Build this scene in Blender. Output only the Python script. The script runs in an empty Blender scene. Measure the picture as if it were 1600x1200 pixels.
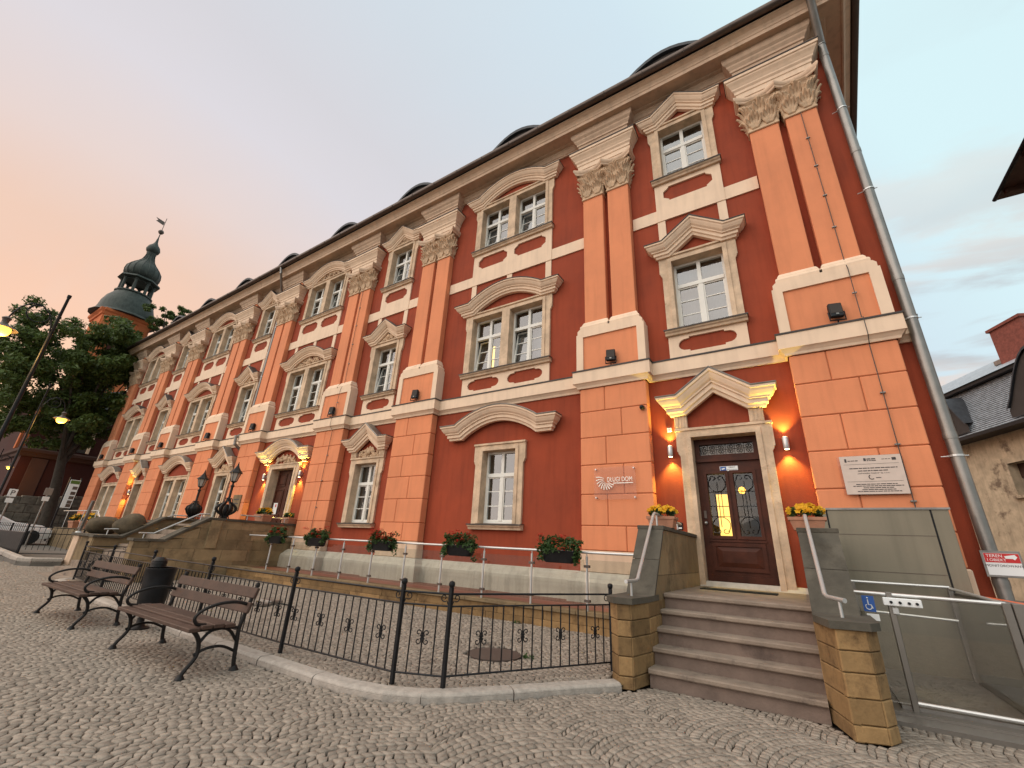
import bpy, bmesh, math, random
import numpy as np
from mathutils import Vector, Matrix
from mathutils.geometry import tessellate_polygon

random.seed(11)
rng = np.random.default_rng(5)
S = bpy.context.scene
C = S.collection
R = math.radians

# ------------------------------------------------------------------ camera
CAM = Vector((0.0, -8.84, 1.3))
F_PX, YAW, PITCH, ROLL = 664.49, -0.588354, 0.370104, 0.053198
_f = Vector((math.sin(YAW) * math.cos(PITCH), math.cos(YAW) * math.cos(PITCH), math.sin(PITCH)))
_r = Vector((math.cos(YAW), -math.sin(YAW), 0))
_u = _r.cross(_f)
CR = _r * math.cos(ROLL) + _u * math.sin(ROLL)
CU = -_r * math.sin(ROLL) + _u * math.cos(ROLL)
cam = bpy.data.objects.new('camera', bpy.data.cameras.new('camera'))
C.objects.link(cam)
cam.matrix_world = Matrix((
    (CR.x, CU.x, -_f.x, CAM.x), (CR.y, CU.y, -_f.y, CAM.y), (CR.z, CU.z, -_f.z, CAM.z), (0, 0, 0, 1)))
cam.data.sensor_width = 36
cam.data.lens = 36 * F_PX / 1600
cam.data.clip_start = 0.05
cam.data.clip_end = 3000
S.camera = cam

# ------------------------------------------------------------------ sky and sun
W = bpy.data.worlds.new('World'); S.world = W; W.use_nodes = True
nt = W.node_tree; nt.nodes.clear()
def wn(t, **k):
    n = nt.nodes.new(t)
    for a, b in k.items(): setattr(n, a, b)
    return n
wl = nt.links.new
out = wn('ShaderNodeOutputWorld'); bg = wn('ShaderNodeBackground'); wl(bg.outputs[0], out.inputs[0])
tc = wn('ShaderNodeTexCoord')
dot = wn('ShaderNodeVectorMath', operation='DOT_PRODUCT'); wl(tc.outputs['Generated'], dot.inputs[0])
dot.inputs[1].default_value = (-0.870, 0.097, -0.483)
mr = wn('ShaderNodeMapRange'); wl(dot.outputs['Value'], mr.inputs[0]); mr.inputs[1].default_value = -1; mr.inputs[2].default_value = 1
rp = wn('ShaderNodeValToRGB'); wl(mr.outputs[0], rp.inputs[0])
cr = rp.color_ramp
SKY = [(0.0, (.48, .62, .66)), (0.20, (.51, .66, .69)), (0.28, (.515, .668, .70)), (0.37, (.48, .58, .64)), (0.50, (.482, .53, .577)), (0.60, (.504, .495, .525)),
       (0.66, (.537, .512, .542)), (0.73, (.590, .484, .455)), (0.785, (.628, .428, .335)), (0.84, (.652, .412, .305)), (1.0, (.713, .356, .19))]
cr.elements[0].position = 0; cr.elements[0].color = SKY[0][1] + (1,)
cr.elements[1].position = 1; cr.elements[1].color = SKY[-1][1] + (1,)
for p, c in SKY[1:-1]:
    e = cr.elements.new(p); e.color = c + (1,)
# thin streaky clouds, thicker towards the horizon away from the sunset
sep = wn('ShaderNodeSeparateXYZ'); wl(tc.outputs['Generated'], sep.inputs[0])
zz = wn('ShaderNodeMath', operation='ADD'); wl(sep.outputs[2], zz.inputs[0]); zz.inputs[1].default_value = 0.22
px = wn('ShaderNodeMath', operation='DIVIDE'); wl(sep.outputs[0], px.inputs[0]); wl(zz.outputs[0], px.inputs[1])
py = wn('ShaderNodeMath', operation='DIVIDE'); wl(sep.outputs[1], py.inputs[0]); wl(zz.outputs[0], py.inputs[1])
cmb = wn('ShaderNodeCombineXYZ'); wl(px.outputs[0], cmb.inputs[0]); wl(py.outputs[0], cmb.inputs[1])
mp = wn('ShaderNodeMapping'); wl(cmb.outputs[0], mp.inputs[0]); mp.inputs['Rotation'].default_value = (0, 0, R(-25)); mp.inputs['Scale'].default_value = (1.6, 3.6, 1)
nz = wn('ShaderNodeTexNoise'); wl(mp.outputs[0], nz.inputs[0]); nz.inputs['Scale'].default_value = 1.5; nz.inputs['Detail'].default_value = 7; nz.inputs['Roughness'].default_value = .55; nz.inputs['Distortion'].default_value = .35
cp = wn('ShaderNodeMapRange', interpolation_type='SMOOTHSTEP'); wl(nz.outputs[0], cp.inputs[0]); cp.inputs[1].default_value = .42; cp.inputs[2].default_value = .58
el = wn('ShaderNodeMapRange', interpolation_type='SMOOTHSTEP'); wl(sep.outputs[2], el.inputs[0]); el.inputs[1].default_value = .80; el.inputs[2].default_value = .28; el.inputs[3].default_value = .04; el.inputs[4].default_value = .95
sx = wn('ShaderNodeMapRange', interpolation_type='SMOOTHSTEP'); wl(mr.outputs[0], sx.inputs[0]); sx.inputs[1].default_value = .75; sx.inputs[2].default_value = .42; sx.inputs[3].default_value = .10; sx.inputs[4].default_value = 1
m1 = wn('ShaderNodeMath', operation='MULTIPLY'); wl(cp.outputs[0], m1.inputs[0]); wl(el.outputs[0], m1.inputs[1])
m2 = wn('ShaderNodeMath', operation='MULTIPLY'); wl(m1.outputs[0], m2.inputs[0]); wl(sx.outputs[0], m2.inputs[1])
cmix = wn('ShaderNodeMix', data_type='RGBA'); wl(m2.outputs[0], cmix.inputs[0]); wl(rp.outputs[0], cmix.inputs[6])
nz2 = wn('ShaderNodeTexNoise'); wl(mp.outputs[0], nz2.inputs[0]); nz2.inputs['Scale'].default_value = .8; nz2.inputs['Detail'].default_value = 3
ccr = wn('ShaderNodeValToRGB'); wl(nz2.outputs[0], ccr.inputs[0])
ccr.color_ramp.elements[0].position = .40; ccr.color_ramp.elements[0].color = (.41, .43, .45, 1)
ccr.color_ramp.elements[1].position = .62; ccr.color_ramp.elements[1].color = (.63, .52, .46, 1)
wl(ccr.outputs[0], cmix.inputs[7])
# a weak physical dusk sky underneath gives the rest of the dome its fall-off
nish = wn('ShaderNodeTexSky', sky_type='NISHITA', sun_disc=False, sun_elevation=R(4), sun_rotation=R(-80))
ns = wn('ShaderNodeVectorMath', operation='SCALE'); wl(nish.outputs[0], ns.inputs[0]); ns.inputs['Scale'].default_value = 0.012
addc = wn('ShaderNodeVectorMath', operation='ADD'); wl(cmix.outputs[2], addc.inputs[0]); wl(ns.outputs[0], addc.inputs[1])
wl(addc.outputs[0], bg.inputs[0]); bg.inputs[1].default_value = 0.84

sun = bpy.data.objects.new('sun', bpy.data.lights.new('sun', 'SUN')); C.objects.link(sun)
sun.data.energy = 1.5; sun.data.angle = R(85); sun.data.color = (1.0, .86, .74)
sun.rotation_euler = Vector((0.42, 0.80, -0.80)).to_track_quat('-Z', 'Y').to_euler()

S.view_settings.view_transform = 'Standard'; S.view_settings.look = 'None'
S.view_settings.exposure = 0.68; S.view_settings.gamma = 1
S.cycles.use_denoising = True
S.cycles.max_bounces = 6; S.cycles.diffuse_bounces = 3; S.cycles.glossy_bounces = 3
S.cycles.transparent_max_bounces = 12; S.cycles.transmission_bounces = 4
S.cycles.sample_clamp_indirect = 4
S.cycles.caustics_reflective = False; S.cycles.caustics_refractive = False

# ------------------------------------------------------------------ materials
MATS = {}
def mat(name, col, rough=.8, metal=0., var=.12, vs=1.2, bump=.15, bs=45., col2=None, streak=0., rnd=0., emit=None, es=0., spec=.35, thin=0., patch=None):
    m = bpy.data.materials.new(name); m.use_nodes = True
    t = m.node_tree; N = t.nodes; L = t.links.new
    b = N['Principled BSDF']
    b.inputs['Roughness'].default_value = rough; b.inputs['Metallic'].default_value = metal
    b.inputs['Specular IOR Level'].default_value = spec
    geo = N.new('ShaderNodeNewGeometry')
    n1 = N.new('ShaderNodeTexNoise'); L(geo.outputs['Position'], n1.inputs[0]); n1.inputs['Scale'].default_value = vs; n1.inputs['Detail'].default_value = 7; n1.inputs['Roughness'].default_value = .62
    cr = N.new('ShaderNodeValToRGB'); L(n1.outputs[0], cr.inputs[0])
    c2 = col2 or tuple(c * (1 - var) for c in col); c1 = col if col2 else tuple(min(.95, c * (1 + var * .6)) for c in col)
    cr.color_ramp.elements[0].position = .34; cr.color_ramp.elements[0].color = tuple(c2) + (1,)
    cr.color_ramp.elements[1].position = .66; cr.color_ramp.elements[1].color = tuple(c1) + (1,)
    src = cr.outputs[0]
    if streak:
        mp = N.new('ShaderNodeMapping'); L(geo.outputs['Position'], mp.inputs[0]); mp.inputs['Scale'].default_value = (5, 5, .45)
        n3 = N.new('ShaderNodeTexNoise'); L(mp.outputs[0], n3.inputs[0]); n3.inputs['Scale'].default_value = 1.6; n3.inputs['Detail'].default_value = 6
        r3 = N.new('ShaderNodeMapRange'); L(n3.outputs[0], r3.inputs[0]); r3.inputs[1].default_value = .47; r3.inputs[2].default_value = .72; r3.inputs[3].default_value = 1; r3.inputs[4].default_value = 1 - streak
        mx = N.new('ShaderNodeMix'); mx.data_type = 'RGBA'; mx.blend_type = 'MULTIPLY'; mx.inputs[0].default_value = 1
        L(src, mx.inputs[6]); L(r3.outputs[0], mx.inputs[7]); src = mx.outputs[2]
    if patch:
        n4 = N.new('ShaderNodeTexNoise'); L(geo.outputs['Position'], n4.inputs[0]); n4.inputs['Scale'].default_value = patch[1]; n4.inputs['Detail'].default_value = 8; n4.inputs['Roughness'].default_value = .7
        r4 = N.new('ShaderNodeMapRange'); L(n4.outputs[0], r4.inputs[0]); r4.inputs[1].default_value = patch[2]; r4.inputs[2].default_value = patch[2] + patch[3]
        mx = N.new('ShaderNodeMix'); mx.data_type = 'RGBA'; L(r4.outputs[0], mx.inputs[0]); L(src, mx.inputs[6]); mx.inputs[7].default_value = tuple(patch[0]) + (1,); src = mx.outputs[2]
    if rnd:
        at = N.new('ShaderNodeAttribute'); at.attribute_name = 'rnd'
        r5 = N.new('ShaderNodeMapRange'); L(at.outputs['Fac'], r5.inputs[0]); r5.inputs[3].default_value = 1 - rnd; r5.inputs[4].default_value = 1 + rnd
        mx = N.new('ShaderNodeMix'); mx.data_type = 'RGBA'; mx.blend_type = 'MULTIPLY'; mx.inputs[0].default_value = 1
        L(src, mx.inputs[6]); L(r5.outputs[0], mx.inputs[7]); src = mx.outputs[2]
    L(src, b.inputs['Base Color'])
    if bump:
        n2 = N.new('ShaderNodeTexNoise'); L(geo.outputs['Position'], n2.inputs[0]); n2.inputs['Scale'].default_value = bs; n2.inputs['Detail'].default_value = 4
        bp = N.new('ShaderNodeBump'); bp.inputs['Strength'].default_value = bump; bp.inputs['Distance'].default_value = .012; L(n2.outputs[0], bp.inputs['Height']); L(bp.outputs[0], b.inputs['Normal'])
        rr = N.new('ShaderNodeMapRange'); L(n1.outputs[0], rr.inputs[0]); rr.inputs[3].default_value = max(0, rough - .12); rr.inputs[4].default_value = min(1, rough + .12); L(rr.outputs[0], b.inputs['Roughness'])
    if emit:
        b.inputs['Emission Color'].default_value = tuple(emit) + (1,); b.inputs['Emission Strength'].default_value = es
    if thin:
        b.inputs['Transmission Weight'].default_value = 0
        tr = N.new('ShaderNodeBsdfTranslucent'); L(src, tr.inputs[0]); ms = N.new('ShaderNodeMixShader'); ms.inputs[0].default_value = thin
        L(b.outputs[0], ms.inputs[1]); L(tr.outputs[0], ms.inputs[2]); L(ms.outputs[0], N['Material Output'].inputs[0])
    MATS[name] = m
    return m
def glass_mat(name, tint=(.9, .93, .92), refl=1.0, base=.06, bumpy=0.):
    m = bpy.data.materials.new(name); m.use_nodes = True
    t = m.node_tree; N = t.nodes; L = t.links.new; N.remove(N['Principled BSDF'])
    tr = N.new('ShaderNodeBsdfTransparent'); tr.inputs[0].default_value = tint + (1,)
    gl = N.new('ShaderNodeBsdfGlossy'); gl.inputs['Roughness'].default_value = .02; gl.inputs[0].default_value = (refl, refl, refl, 1)
    g0 = N.new('ShaderNodeNewGeometry'); dt = N.new('ShaderNodeVectorMath'); dt.operation = 'DOT_PRODUCT'; L(g0.outputs['Incoming'], dt.inputs[0]); L(g0.outputs['Normal'], dt.inputs[1])
    ab = N.new('ShaderNodeMath'); ab.operation = 'ABSOLUTE'; L(dt.outputs['Value'], ab.inputs[0])
    om = N.new('ShaderNodeMath'); om.operation = 'SUBTRACT'; om.inputs[0].default_value = 1; L(ab.outputs[0], om.inputs[1])
    pw = N.new('ShaderNodeMath'); pw.operation = 'POWER'; L(om.outputs[0], pw.inputs[0]); pw.inputs[1].default_value = 5
    ad = N.new('ShaderNodeMath'); ad.operation = 'MULTIPLY_ADD'; ad.use_clamp = True; L(pw.outputs[0], ad.inputs[0]); ad.inputs[1].default_value = .9 - base; ad.inputs[2].default_value = base
    ms = N.new('ShaderNodeMixShader'); L(ad.outputs[0], ms.inputs[0]); L(tr.outputs[0], ms.inputs[1]); L(gl.outputs[0], ms.inputs[2]); L(ms.outputs[0], N['Material Output'].inputs[0])
    if bumpy:
        n2 = N.new('ShaderNodeTexNoise'); g = N.new('ShaderNodeNewGeometry'); L(g.outputs['Position'], n2.inputs[0]); n2.inputs['Scale'].default_value = 2.2
        bp = N.new('ShaderNodeBump'); bp.inputs['Strength'].default_value = bumpy; bp.inputs['Distance'].default_value = .02; L(n2.outputs[0], bp.inputs['Height']); L(bp.outputs[0], gl.inputs['Normal'])
    MATS[name] = m
    return m

mat('red_stucco', (.315, .056, .023), .88, var=.20, vs=.7, bump=.25, bs=70, streak=.16)
mat('orange_stucco', (.745, .268, .128), .88, var=.10, vs=.8, bump=.22, bs=70, streak=.10)
mat('orange_joint', (.40, .13, .055), .9, var=.1)
mat('cream', (.84, .625, .455), .85, var=.07, vs=1.3, bump=.15, bs=60, streak=.10)
mat('cream_stone', (.70, .50, .355), .85, var=.10, vs=1.6, bump=.2, bs=50, streak=.16)
mat('carved_stone', (.62, .43, .28), .85, var=.18, vs=6, bump=.2, bs=60)
mat('sandstone', (.66, .480, .330), .88, var=.26, vs=3.2, bump=.45, bs=32, streak=.14, patch=((.30, .20, .12), 2.6, .62, .12))
mat('gutter_metal', (.135, .105, .09), .5, .6, var=.2, vs=2, bump=.05)
mat('flashing', (.085, .075, .07), .55, .5, var=.2, bump=0)
mat('slate', (.045, .048, .055), .6, var=.3, vs=5, bump=.5, bs=14)
mat('white_wood', (.80, .77, .71), .55, var=.05, vs=4, bump=.08)
mat('curtain', (.22, .22, .23), .9, var=.12, vs=3, bump=0, thin=.35)
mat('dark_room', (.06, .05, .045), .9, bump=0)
mat('brown_wood', (.075, .022, .012), .5, var=.35, vs=4, bump=.12, bs=30, spec=.2)
mat('plinth_white', (.56, .49, .41), .85, var=.10, vs=2, bump=.2, streak=.22)
mat('zinc', (.285, .265, .245), .42, .75, var=.18, vs=3, bump=.06, streak=.2)
mat('steel', (.60, .59, .575), .33, .55, var=.06, vs=8, bump=0)
mat('black_metal', (.014, .014, .016), .45, .3, var=.3, vs=9, bump=.1, bs=120)
mat('iron', (.022, .019, .018), .5, .4, var=.35, vs=9, bump=.2, bs=90)
mat('lift_panel', (.235, .205, .15), .55, .25, var=.07, vs=1.2, bump=.03, streak=.12)
mat('lift_metal', (.24, .215, .19), .42, .7, var=.12, bump=.04)
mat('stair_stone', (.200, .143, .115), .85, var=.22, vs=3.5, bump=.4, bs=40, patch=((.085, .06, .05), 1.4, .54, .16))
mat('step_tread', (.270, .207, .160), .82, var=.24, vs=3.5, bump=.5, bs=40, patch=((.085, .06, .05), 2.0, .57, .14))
mat('yellow_sandstone', (.315, .190, .082), .88, var=.30, vs=2.6, bump=.45, bs=30, streak=.18, rnd=.30, patch=((.085, .048, .022), 2.6, .47, .20))
mat('weathered_slab', (.100, .086, .066), .85, var=.32, vs=3, bump=.4, bs=35, streak=.12, patch=((.05, .04, .028), 2.2, .52, .18))
mat('tan_stone', (.30, .21, .115), .88, var=.28, vs=2.2, bump=.4, bs=30, rnd=.26, patch=((.12, .085, .05), 1.6, .50, .20))
mat("manhole_tan", (.42, .32, .24), .8, var=.2, vs=20, bump=.4, bs=80)
mat('granite_kerb', (.42, .36, .31), .85, var=.20, vs=14, bump=.5, bs=55)
mat('cobble', (.300, .245, .198), .85, var=.22, vs=22, bump=.5, bs=90, rnd=.20, patch=((.085, .06, .045), .7, .60, .12))
mat('joint_earth', (.026, .018, .013), .95, var=.35, vs=7, bump=.5, bs=50)
mat('walkway_tile', (.20, .070, .042), .55, var=.2, vs=3, bump=.08, spec=.5)
mat('bench_wood', (.080, .044, .031), .6, var=.35, vs=5, bump=.3, bs=40)
mat('terracotta', (.44, .21, .13), .85, var=.15, vs=9)
mat('yellow_petal', (.80, .43, .015), .6, var=.18, vs=30, bump=0, thin=.25)
mat('red_petal', (.55, .03, .02), .6, var=.2, vs=30, bump=0, thin=.25)
mat('leaf', (.055, .105, .028), .55, var=.45, vs=9, bump=0, thin=.3)
mat('tree_leaf', (.095, .135, .030), .55, var=.5, vs=2.2, bump=0, thin=.3)
mat('bark', (.055, .042, .032), .9, var=.3, vs=6, bump=.6, bs=18)
mat('soil', (.03, .02, .015), .95)
mat('copper', (.055, .064, .055), .6, .25, var=.35, vs=2.5, bump=.2, bs=12, streak=.3)
mat('church_red', (.048, .010, .007), .9, var=.2, vs=.5, bump=.2)
mat('church_orange', (.62, .17, .06), .9, var=.12, vs=.8, bump=.2)
mat('church_pink', (.075, .034, .026), .9, var=.15, vs=.7)
mat('rubble', (.19, .16, .125), .9, var=.45, vs=3.5, bump=.8, bs=7)
mat('old_plaster', (.60, .48, .33), .92, var=.22, vs=1.6, bump=.6, bs=12, patch=((.22, .16, .11), .9, .54, .10), streak=.15)
mat('grey_shingle', (.36, .39, .42), .42, var=.3, vs=4, bump=.2)
mat('brick_red', (.24, .075, .055), .9, var=.3, vs=6, bump=.4)
mat('boulder', (.105, .078, .048), .9, var=.4, vs=4, bump=.7, bs=16)
mat('white_paint', (.80, .80, .79), .45, var=.03, bump=0)
mat('car_white', (.72, .72, .73), .18, var=.02, bump=0, spec=.6)
mat('rubber', (.012, .012, .012), .8, bump=0)
mat('sign_red', (.55, .03, .03), .5, var=.05, bump=0)
mat('sign_blue', (.03, .10, .35), .5, var=.05, bump=0)
mat('sign_ink', (.06, .05, .05), .6, bump=0)
mat('plaque', (.62, .50, .43), .5, var=.06, vs=9, bump=0)
mat('lift_orange', (.75, .13, .03), .5, bump=0)
mat('sign_green', (.10, .16, .03), .6, bump=0)
mat('letter', (.95, .85, .76), .4, var=.03, bump=0)
mat('lamp_on', (1, .6, .2), .5, bump=0, emit=(1, .50, .06), es=2.2)
mat('sconce_lens', (1, .8, .5), .5, bump=0, emit=(1, .72, .32), es=14)
mat('interior_glow', (.8, .5, .15), .9, bump=0, emit=(1, .60, .12), es=1.3)
mat('frosted', (.45, .40, .35), .35, var=.1, bump=0)
mat('ground_far', (.16, .14, .12), .9, var=.25, vs=3, bump=.5, bs=12)
glass_mat('pane_glass', base=.17, bumpy=.03)
glass_mat('clear_glass', tint=(.90, .92, .90), base=.06)
glass_mat('smoked_glass', tint=(.97, .97, .95), base=.10)
glass_mat('door_glass', tint=(.85, .85, .82), base=.05)
glass_mat('plate_glass', tint=(.95, .92, .90), base=.015)

# ------------------------------------------------------------------ mesh helpers
ORG = {}
def org(o):
    while o is not None:
        if o.name in ORG: return ORG[o.name]
        o = o.parent
    return Vector((0, 0, 0))
def link(o, parent=None):
    C.objects.link(o)
    if parent is not None: o.parent = parent
    return o
def thing(name, label, cat, loc=(0, 0, 0), group=None, kind=None):
    o = bpy.data.objects.new(name, None); o.empty_display_size = .2
    o.location = loc; C.objects.link(o); ORG[o.name] = Vector(loc)
    tag(o, label, cat, group, kind)
    return o
def tag(o, label=None, cat=None, group=None, kind=None):
    if label: o['label'] = label
    if cat: o['category'] = cat
    if group: o['group'] = group
    if kind: o['kind'] = kind
    return o
def inst(name, me, parent, loc, rot=(0, 0, 0), scale=(1, 1, 1)):
    o = bpy.data.objects.new(name, me); link(o, parent)
    o.location = Vector(loc) - org(parent); o.rotation_euler = rot; o.scale = scale
    return o

class MB:
    def __init__(s): s.v = []; s.f = []; s.rnd = None
    def add(s, vs, fs):
        n = len(s.v); s.v += [tuple(p) for p in vs]; s.f += [tuple(i + n for i in q) for q in fs]; return s
    def box(s, x0, x1, y0, y1, z0, z1):
        return s.add([(x0, y0, z0), (x1, y0, z0), (x1, y1, z0), (x0, y1, z0), (x0, y0, z1), (x1, y0, z1), (x1, y1, z1), (x0, y1, z1)],
                     [(0, 3, 2, 1), (4, 5, 6, 7), (0, 1, 5, 4), (1, 2, 6, 5), (2, 3, 7, 6), (3, 0, 4, 7)])
    def cbox(s, x0, x1, y0, y1, z0, z1, c=.012):
        P = [(x0, x1), (y0, y1), (z0, z1)]; vs = []; idx = {}
        for ix in (0, 1):
            for iy in (0, 1):
                for iz in (0, 1):
                    for a in range(3):
                        p = [P[0][ix], P[1][iy], P[2][iz]]
                        for b in range(3):
                            if b != a: p[b] += c if (ix, iy, iz)[b] == 0 else -c
                        idx[(ix, iy, iz, a)] = len(vs); vs.append(p)
        fs = []
        for a in range(3):
            b, d = [(1, 2), (2, 0), (0, 1)][a]
            for e in (0, 1):
                q = []
                for (u, w) in ((0, 0), (1, 0), (1, 1), (0, 1)):
                    k = [0, 0, 0]; k[a] = e; k[b] = u; k[d] = w; q.append(idx[tuple(k) + (a,)])
                fs.append(q if e else q[::-1])
        for a in range(3):
            b, d = [(1, 2), (2, 0), (0, 1)][a]
            for u in (0, 1):
                for w in (0, 1):
                    k0 = [0, 0, 0]; k0[b] = u; k0[d] = w; k1 = list(k0); k1[a] = 1
                    fs.append((idx[tuple(k0) + (b,)], idx[tuple(k1) + (b,)], idx[tuple(k1) + (d,)], idx[tuple(k0) + (d,)]))
        for ix in (0, 1):
            for iy in (0, 1):
                for iz in (0, 1): fs.append(tuple(idx[(ix, iy, iz, a)] for a in range(3)))
        return s.add(vs, fs)
    def prism(s, poly, axis, a, b):
        def P(u, w, t): return {'y': (u, t, w), 'x': (t, u, w), 'z': (u, w, t)}[axis]
        n = len(poly)
        vs = [P(u, w, a) for u, w in poly] + [P(u, w, b) for u, w in poly]
        tri = tessellate_polygon([[Vector((u, w, 0)) for u, w in poly]])
        fs = [tuple(t) for t in tri] + [tuple(n + i for i in reversed(t)) for t in tri]
        fs += [(i, (i + 1) % n, n + (i + 1) % n, n + i) for i in range(n)]
        return s.add(vs, fs)
    def plate(s, outer, holes, y0, y1, back=False):
        loops = [outer] + holes
        allp = [p for l in loops for p in l]
        tri = tessellate_polygon([[Vector((u, w, 0)) for u, w in l] for l in loops])
        n = len(allp)
        fs = [tuple(t) for t in tri]
        if back: fs += [tuple(n + i for i in reversed(t)) for t in tri]
        k = 0
        for l in loops:
            m = len(l); fs += [(k + i, k + (i + 1) % m, n + k + (i + 1) % m, n + k + i) for i in range(m)]; k += m
        return s.add([(u, y0, w) for u, w in allp] + [(u, y1, w) for u, w in allp], fs)
    def tube(s, pts, r, n=8, closed=False):
        pts = [Vector(p) for p in pts]; m = len(pts)
        rs = r if isinstance(r, (list, tuple)) else [r] * m
        t0 = (pts[1] - pts[0]).normalized(); a = Vector((0, 0, 1)) if abs(t0.z) < .9 else Vector((1, 0, 0))
        nn = t0.cross(a).normalized(); vs = []
        for i, p in enumerate(pts):
            if closed: t = (pts[(i + 1) % m] - pts[i - 1])
            else: t = pts[min(i + 1, m - 1)] - pts[max(i - 1, 0)]
            t = t.normalized() if t.length > 1e-9 else t0
            nn = (nn - t * nn.dot(t)); nn = nn.normalized() if nn.length > 1e-6 else t.orthogonal().normalized()
            bb = t.cross(nn)
            for j in range(n):
                q = 2 * math.pi * j / n; vs.append(p + (nn * math.cos(q) + bb * math.sin(q)) * rs[i])
        fs = []
        for i in range(m if closed else m - 1):
            for j in range(n):
                fs.append((i * n + j, i * n + (j + 1) % n, ((i + 1) % m) * n + (j + 1) % n, ((i + 1) % m) * n + j))
        if not closed: fs += [tuple(range(n))[::-1], tuple((m - 1) * n + j for j in range(n))]
        return s.add(vs, fs)
    def lathe(s, prof, c=(0, 0, 0), n=16, a0=0., squash=None):
        vs = []; fs = []; m = len(prof)
        for r, z in prof:
            for j in range(n):
                q = a0 + 2 * math.pi * j / n; vs.append((c[0] + r * math.cos(q), c[1] + r * math.sin(q), c[2] + z))
        for i in range(m - 1):
            for j in range(n): fs.append((i * n + j, i * n + (j + 1) % n, (i + 1) * n + (j + 1) % n, (i + 1) * n + j))
        if prof[0][0] > 1e-4: fs.append(tuple(range(n))[::-1])
        if prof[-1][0] > 1e-4: fs.append(tuple((m - 1) * n + j for j in range(n)))
        return s.add(vs, fs)
    def hsweep(s, path, prof, cap=True):
        """moulding running along a plan path; prof = (projection, z)"""
        m = len(path); offs = []
        for i in range(m):
            ns = []
            for a, b in ((i - 1, i), (i, i + 1)):
                if 0 <= a and b < m:
                    dx, dy = path[b][0] - path[a][0], path[b][1] - path[a][1]; l = math.hypot(dx, dy); ns.append((dy / l, -dx / l))
            if len(ns) == 1: offs.append(ns[0])
            else:
                k = 1 + ns[0][0] * ns[1][0] + ns[0][1] * ns[1][1]; offs.append(((ns[0][0] + ns[1][0]) / k, (ns[0][1] + ns[1][1]) / k))
        k = len(prof); vs = []
        for (x, y), (ox, oy) in zip(path, offs):
            for d, z in prof: vs.append((x + ox * d, y + oy * d, z))
        fs = []
        for i in range(m - 1):
            for j in range(k - 1): fs.append((i * k + j, (i + 1) * k + j, (i + 1) * k + j + 1, i * k + j + 1))
        if cap: fs += [tuple(range(k)), tuple((m - 1) * k + j for j in range(k))[::-1]]
        return s.add(vs, fs)
    def vsweep(s, path, prof, yb=0.):
        """pediment moulding: path (x,z) left to right, prof = (height offset, projection); mitred returns into the wall"""
        m = len(path); k = len(prof); vs = []; offs = []
        for i in range(m):
            ns = []
            for a, b in ((i - 1, i), (i, i + 1)):
                if 0 <= a and b < m:
                    dx, dz = path[b][0] - path[a][0], path[b][1] - path[a][1]; l = math.hypot(dx, dz); ns.append((-dz / l, dx / l))
            if len(ns) == 1: offs.append(ns[0])
            else:
                q = 1 + ns[0][0] * ns[1][0] + ns[0][1] * ns[1][1]; offs.append(((ns[0][0] + ns[1][0]) / q, (ns[0][1] + ns[1][1]) / q))
        rows = []
        (x, z), (ox, oz) = path[0], offs[0]
        rows.append([(x - d, yb + .01, z + h) for h, d in prof]); rows.append([(x - d, yb - d, z + h) for h, d in prof])
        for i in range(1, m - 1):
            (x, z), (ox, oz) = path[i], offs[i]; rows.append([(x + ox * h, yb - d, z + oz * h) for h, d in prof])
        (x, z) = path[-1]
        rows.append([(x + d, yb - d, z + h) for h, d in prof]); rows.append([(x + d, yb + .01, z + h) for h, d in prof])
        for r_ in rows: vs += r_
        fs = [(i * k + j, (i + 1) * k + j, (i + 1) * k + j + 1, i * k + j + 1) for i in range(len(rows) - 1) for j in range(k - 1)]
        return s.add(vs, fs)
    def mesh(s, name, material, smooth=False, off=Vector((0, 0, 0)), fix=True):
        me = bpy.data.meshes.new(name)
        me.from_pydata([(p[0] - off[0], p[1] - off[1], p[2] - off[2]) for p in s.v], [], s.f)
        if fix:
            bm = bmesh.new(); bm.from_mesh(me); bmesh.ops.recalc_face_normals(bm, faces=bm.faces); bm.to_mesh(me); bm.free()
        if material: me.materials.append(MATS[material])
        if smooth:
            me.polygons.foreach_set('use_smooth', [True] * len(me.polygons))
            if smooth != 'all': me.set_sharp_from_angle(angle=R(40))
        if s.rnd is not None:
            at = me.attributes.new('rnd', 'FLOAT', 'POINT'); at.data.foreach_set('value', np.full(len(me.vertices), s.rnd, dtype=np.float32))
        me.update()
        return me
    def build(s, name, material, parent=None, smooth=False, fix=True):
        o = bpy.data.objects.new(name, s.mesh(name, material, smooth, org(parent), fix))
        return link(o, parent)
def B(x0, x1, y0, y1, z0, z1): return MB().box(x0, x1, y0, y1, z0, z1)
def CB(x0, x1, y0, y1, z0, z1, c=.012): return MB().cbox(x0, x1, y0, y1, z0, z1, c)
def rect(x0, x1, z0, z1): return [(x0, z0), (x1, z0), (x1, z1), (x0, z1)]
def spiral(c, r0, r1, a0, turns, n=22, plane='xz', sx=1):
    P = []
    for i in range(n):
        t = i / (n - 1); a = a0 + turns * 2 * math.pi * t; r = r0 + (r1 - r0) * t
        u, w = r * math.cos(a) * sx, r * math.sin(a)
        P.append((c[0] + u, c[1], c[2] + w) if plane == 'xz' else (c[0], c[1] + u, c[2] + w))
    return P
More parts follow.
